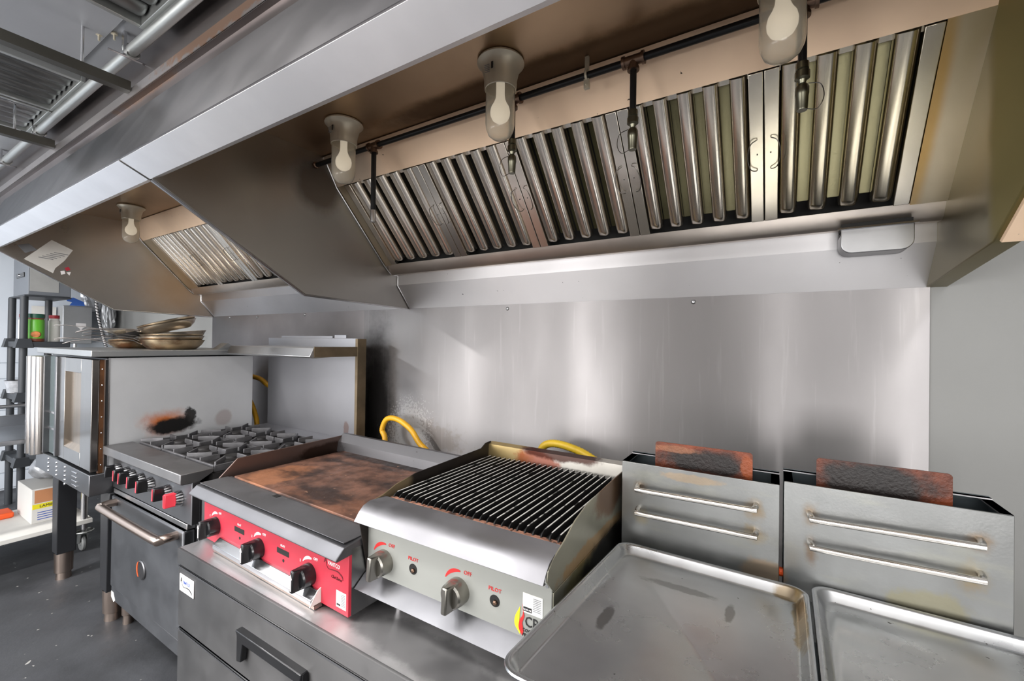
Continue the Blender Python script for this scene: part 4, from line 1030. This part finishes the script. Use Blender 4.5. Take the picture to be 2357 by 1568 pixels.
t = thing('plastic_tub', 'clear plastic tub on the middle shelf of the plastic rack', 'tub', (-5.95, 1.0, 1.035))
MB().lathe([(0, 0), (.07, 0), (.085, .11), (.09, .112), (.08, .106), (.065, .006), (0, .006)], (-5.95, 1.02, 1.035), seg=24).build('tub_body', 'bag', t)
t = thing('parcel', 'beige packet standing on the middle shelf of the rack', 'packet', (-5.64, 1.17, 1.035))
B(-5.68, -5.60, 1.10, 1.23, 1.035, 1.22).build('packet_body', 'beige', t, bevel=.012)
pt = curve([(-5.62, 1.0, 1.05), (-5.6, 1.05, 1.10), (-5.6, 1.09, 1.06), (-5.6, 1.03, 1.045), (-5.6, 1.10, 1.045)], 6)
tag(MB().tube(pt, .010, 8).build('cable_bundle', 'paper'), 'white cable bundle lying on the middle rack shelf beside the beige packet', 'cable')
t = thing('disconnect_box', 'silver electrical box with pale triangle sticker on the left wall', 'electrical box', (-6.48, 1.53, 1.48))
B(-6.588, -6.40, 1.40, 1.63, 1.478, 1.885).build('box_body', 'silver_box', t, bevel=.005)
B(-6.40, -6.395, 1.405, 1.625, 1.485, 1.878).build('cover', 'silver_box', t, bevel=.002)
quad([(-6.394, 1.50, 1.70), (-6.394, 1.58, 1.70), (-6.394, 1.58, 1.665), (-6.394, 1.555, 1.65), (-6.394, 1.54, 1.62), (-6.394, 1.525, 1.65), (-6.394, 1.50, 1.665)], 'sticker', 'print_white', t)
for y in (1.46, 1.52): MB().cyl((-6.5, y, 1.478), (-6.5, y, 1.40), .016, seg=10).build('conduit_stub', 'steel_bright', t)
tag(quad([(-6.584, 1.21, 1.87), (-6.584, 1.21, 1.70), (-6.584, 1.39, 1.70), (-6.584, 1.39, 1.87)], 'notice_sheet', 'paper', None), 'white typed notice on the left wall behind the green jar', 'paper')
def crumple(name, label, c, sz, m, seed, cat='bag', drop=0.):
    mb = MB(); r_ = random.Random(seed)
    q = bmesh.ops.create_icosphere(mb.bm, subdivisions=4, radius=1)
    ph = [r_.uniform(0, 6) for _ in range(6)]
    for v in q['verts']:
        p = v.co.copy(); k = 1+.14*math.sin(7*p.x+ph[0])*math.sin(6*p.z+ph[1])+.10*math.sin(13*p.y+9*p.z+ph[2])+.06*math.sin(21*p.x+17*p.z+ph[3])
        nar = 1-.45*max(0, p.z)
        v.co = Vector((p.x*sz[0]*k*nar, p.y*sz[1]*k*nar, p.z*sz[2]))+Vector(c)
    return tag(mb.build(name, m, smooth=25), label, cat)
crumple('plastic_bag', 'crumpled clear plastic bag hung above the silver electrical box', (-6.49, 1.66, 2.02), (.07, .10, .19), 'bag', 2)
crumple('plastic_bag', 'dark shiny bag hanging in the corner beside the back wall', (-6.42, 1.77, 1.86), (.08, .06, .30), 'silver_box', 5)
tag(quad([(-6.36, 1.42, 1.96), (-6.36, 1.47, 1.97), (-6.36, 1.55, 1.93), (-6.36, 1.56, 1.885), (-6.36, 1.44, 1.885), (-6.36, 1.46, 1.92), (-6.36, 1.42, 1.93)], 'blue_tape', 'blue', None, .004), 'scrap of blue tape above the silver electrical box', 'tape')
cp = curve([(-6.50, 1.62, 2.75), (-6.36, 1.62, 2.5), (-6.30, 1.62, 2.35), (-6.30, 1.625, 2.1), (-6.30, 1.64, 1.85), (-6.30, 1.68, 1.62), (-6.30, 1.72, 1.45)], 10)
hel = []
for i in range(260):
    f = i/259*(len(cp)-1); a, b_ = cp[int(f)], cp[min(len(cp)-1, int(f)+1)]; p = a.lerp(b_, f-int(f)); hel.append(p+Vector((math.cos(i*1.1)*.014, math.sin(i*1.1)*.014, 0)))
ck = tag(MB().tube(hel, .0042, 6).build('coiled_cord', 'black_plastic'), 'black and white coiled cord hanging down past the silver box', 'cord')
MB().tube(cp, .010, 6).build('cord_core', 'print_white', ck)

# ------------------------------------------------------------------ overhead, left
tag(MB().cyl((-6.5, .672, 2.715), (.5, .672, 2.715), .021, seg=18).build('conduit', 'conduit'), 'long pale metal conduit running under the ceiling beside the hood', 'pipe')
for x, s_ in ((-2.33, 'nearer, in front of the lower louvre'), (-3.39, 'farther, beyond the lower louvre')):
    t = thing('ceiling_strut', 'dark metal channel strut crossing below the conduit, '+s_, 'strut', (x, .3, 2.6), 0, 'channel struts')
    MB().prism([(x-.02, 2.585), (x+.02, 2.585), (x+.02, 2.625), (x+.016, 2.625), (x+.016, 2.589), (x-.016, 2.589), (x-.016, 2.625), (x-.02, 2.625)], -.6, .694, 'y').build('channel', 'strut', t)
    for y in (.1, .55): MB().cyl((x, y, 2.625), (x, y, 2.78), .005, seg=8).build('threaded_rod', 'steel_bright', t)
for x, s_ in ((-2.24, 'left of the dark louvre'), (-3.56, 'beside the second strut'), (-4.35, 'at the far left end')):
    t = thing('conduit_clamp', 'small metal clamp holding the ceiling conduit, '+s_, 'clamp', (x, .672, 2.715), 0, 'conduit clamps')
    MB().tube([(x, .672+.025*math.cos(a*PI/8), 2.715+.025*math.sin(a*PI/8)) for a in range(16)], .005, 6, True).build('clamp_ring', 'conduit', t)
    MB().box(x-.012, x+.012, .645, .655, 2.69, 2.78).cyl((x, .60, 2.685), (x, .72, 2.685), .004, seg=6).build('clamp_strap', 'steel_bright', t)
for x, y, s_ in ((-2.34, .60, 'nearer the plain panel'), (-2.28, .63, 'nearer the conduit')):
    tag(MB().lathe([(.011, 0), (.011, .008), (.004, .009), (.004, .03), (0, .03)], (x, y, 2.78), (0, 0, -1), 8).build('ceiling_bolt', 'lamp_metal'), 'small ceiling bolt beside the conduit, the one '+s_, 'bolt', 'ceiling bolts')
def louver(x0, x1, label, m, pitch):
    t = thing('ceiling_louver', label, 'vent', ((x0+x1)/2, .2, 2.73), 0, 'ceiling louvres')
    f = MB(); y0, y1 = -.35, .645
    f.box(x0-.02, x0, y0, y1, 2.735, 2.78); f.box(x1, x1+.02, y0, y1, 2.735, 2.78); f.box(x0-.02, x1+.02, y1, y1+.018, 2.735, 2.78); f.box(x0-.02, x1+.02, y0-.02, y0, 2.735, 2.78)
    f.build('louver_frame', 'conduit', t, bevel=.002)
    n = int((x1-x0)/pitch); me = None
    B(x0, x1, y0, y1, 2.776, 2.779).build('louver_back', 'filter_dark', t, smooth=0)
    for k in range(n):
        x = x0+(k+.5)*(x1-x0)/n; pw = (x1-x0)/n
        if me is None:
            sec = [(x+pw*.36*math.cos(PI-a*PI/6), 2.774-.030*math.sin(a*PI/6)) for a in range(7)]
            mm = MB(); rings = []
            for yy, sc_ in ((y0, 1), (y1-.02, 1), (y1-.008, .8), (y1-.002, .3)):
                rings.append([mm.bm.verts.new((x+(p[0]-x)*(.5+.5*sc_), yy, 2.774+(p[1]-2.774)*sc_)) for p in sec])
            for a, b_ in zip(rings, rings[1:]):
                for i in range(6): mm.bm.faces.new((a[i], a[i+1], b_[i+1], b_[i]))
            o = mm.build('slat', m, t, smooth=50); me = o.data; xx = x
        else:
            o = bpy.data.objects.new('slat', me); COL.objects.link(o); o.parent = t; o.location = (x-xx, 0, 0)
louver(-3.23, -2.77, 'near half of the slatted ceiling louvre left of the conduit', 'louver', .072)
louver(-3.70, -3.29, 'far half of the slatted ceiling louvre, beside the second strut', 'louver_light', .072)
louver(-2.06, -1.35, 'dark slatted ceiling louvre at the top edge, above the hood front', 'louver', .10)
B(-2.70, -2.11, -.5, .62, 2.772, 2.78).build('ceiling_panel', 'ceiling', bpy.data.objects['ceiling'], bevel=.003)
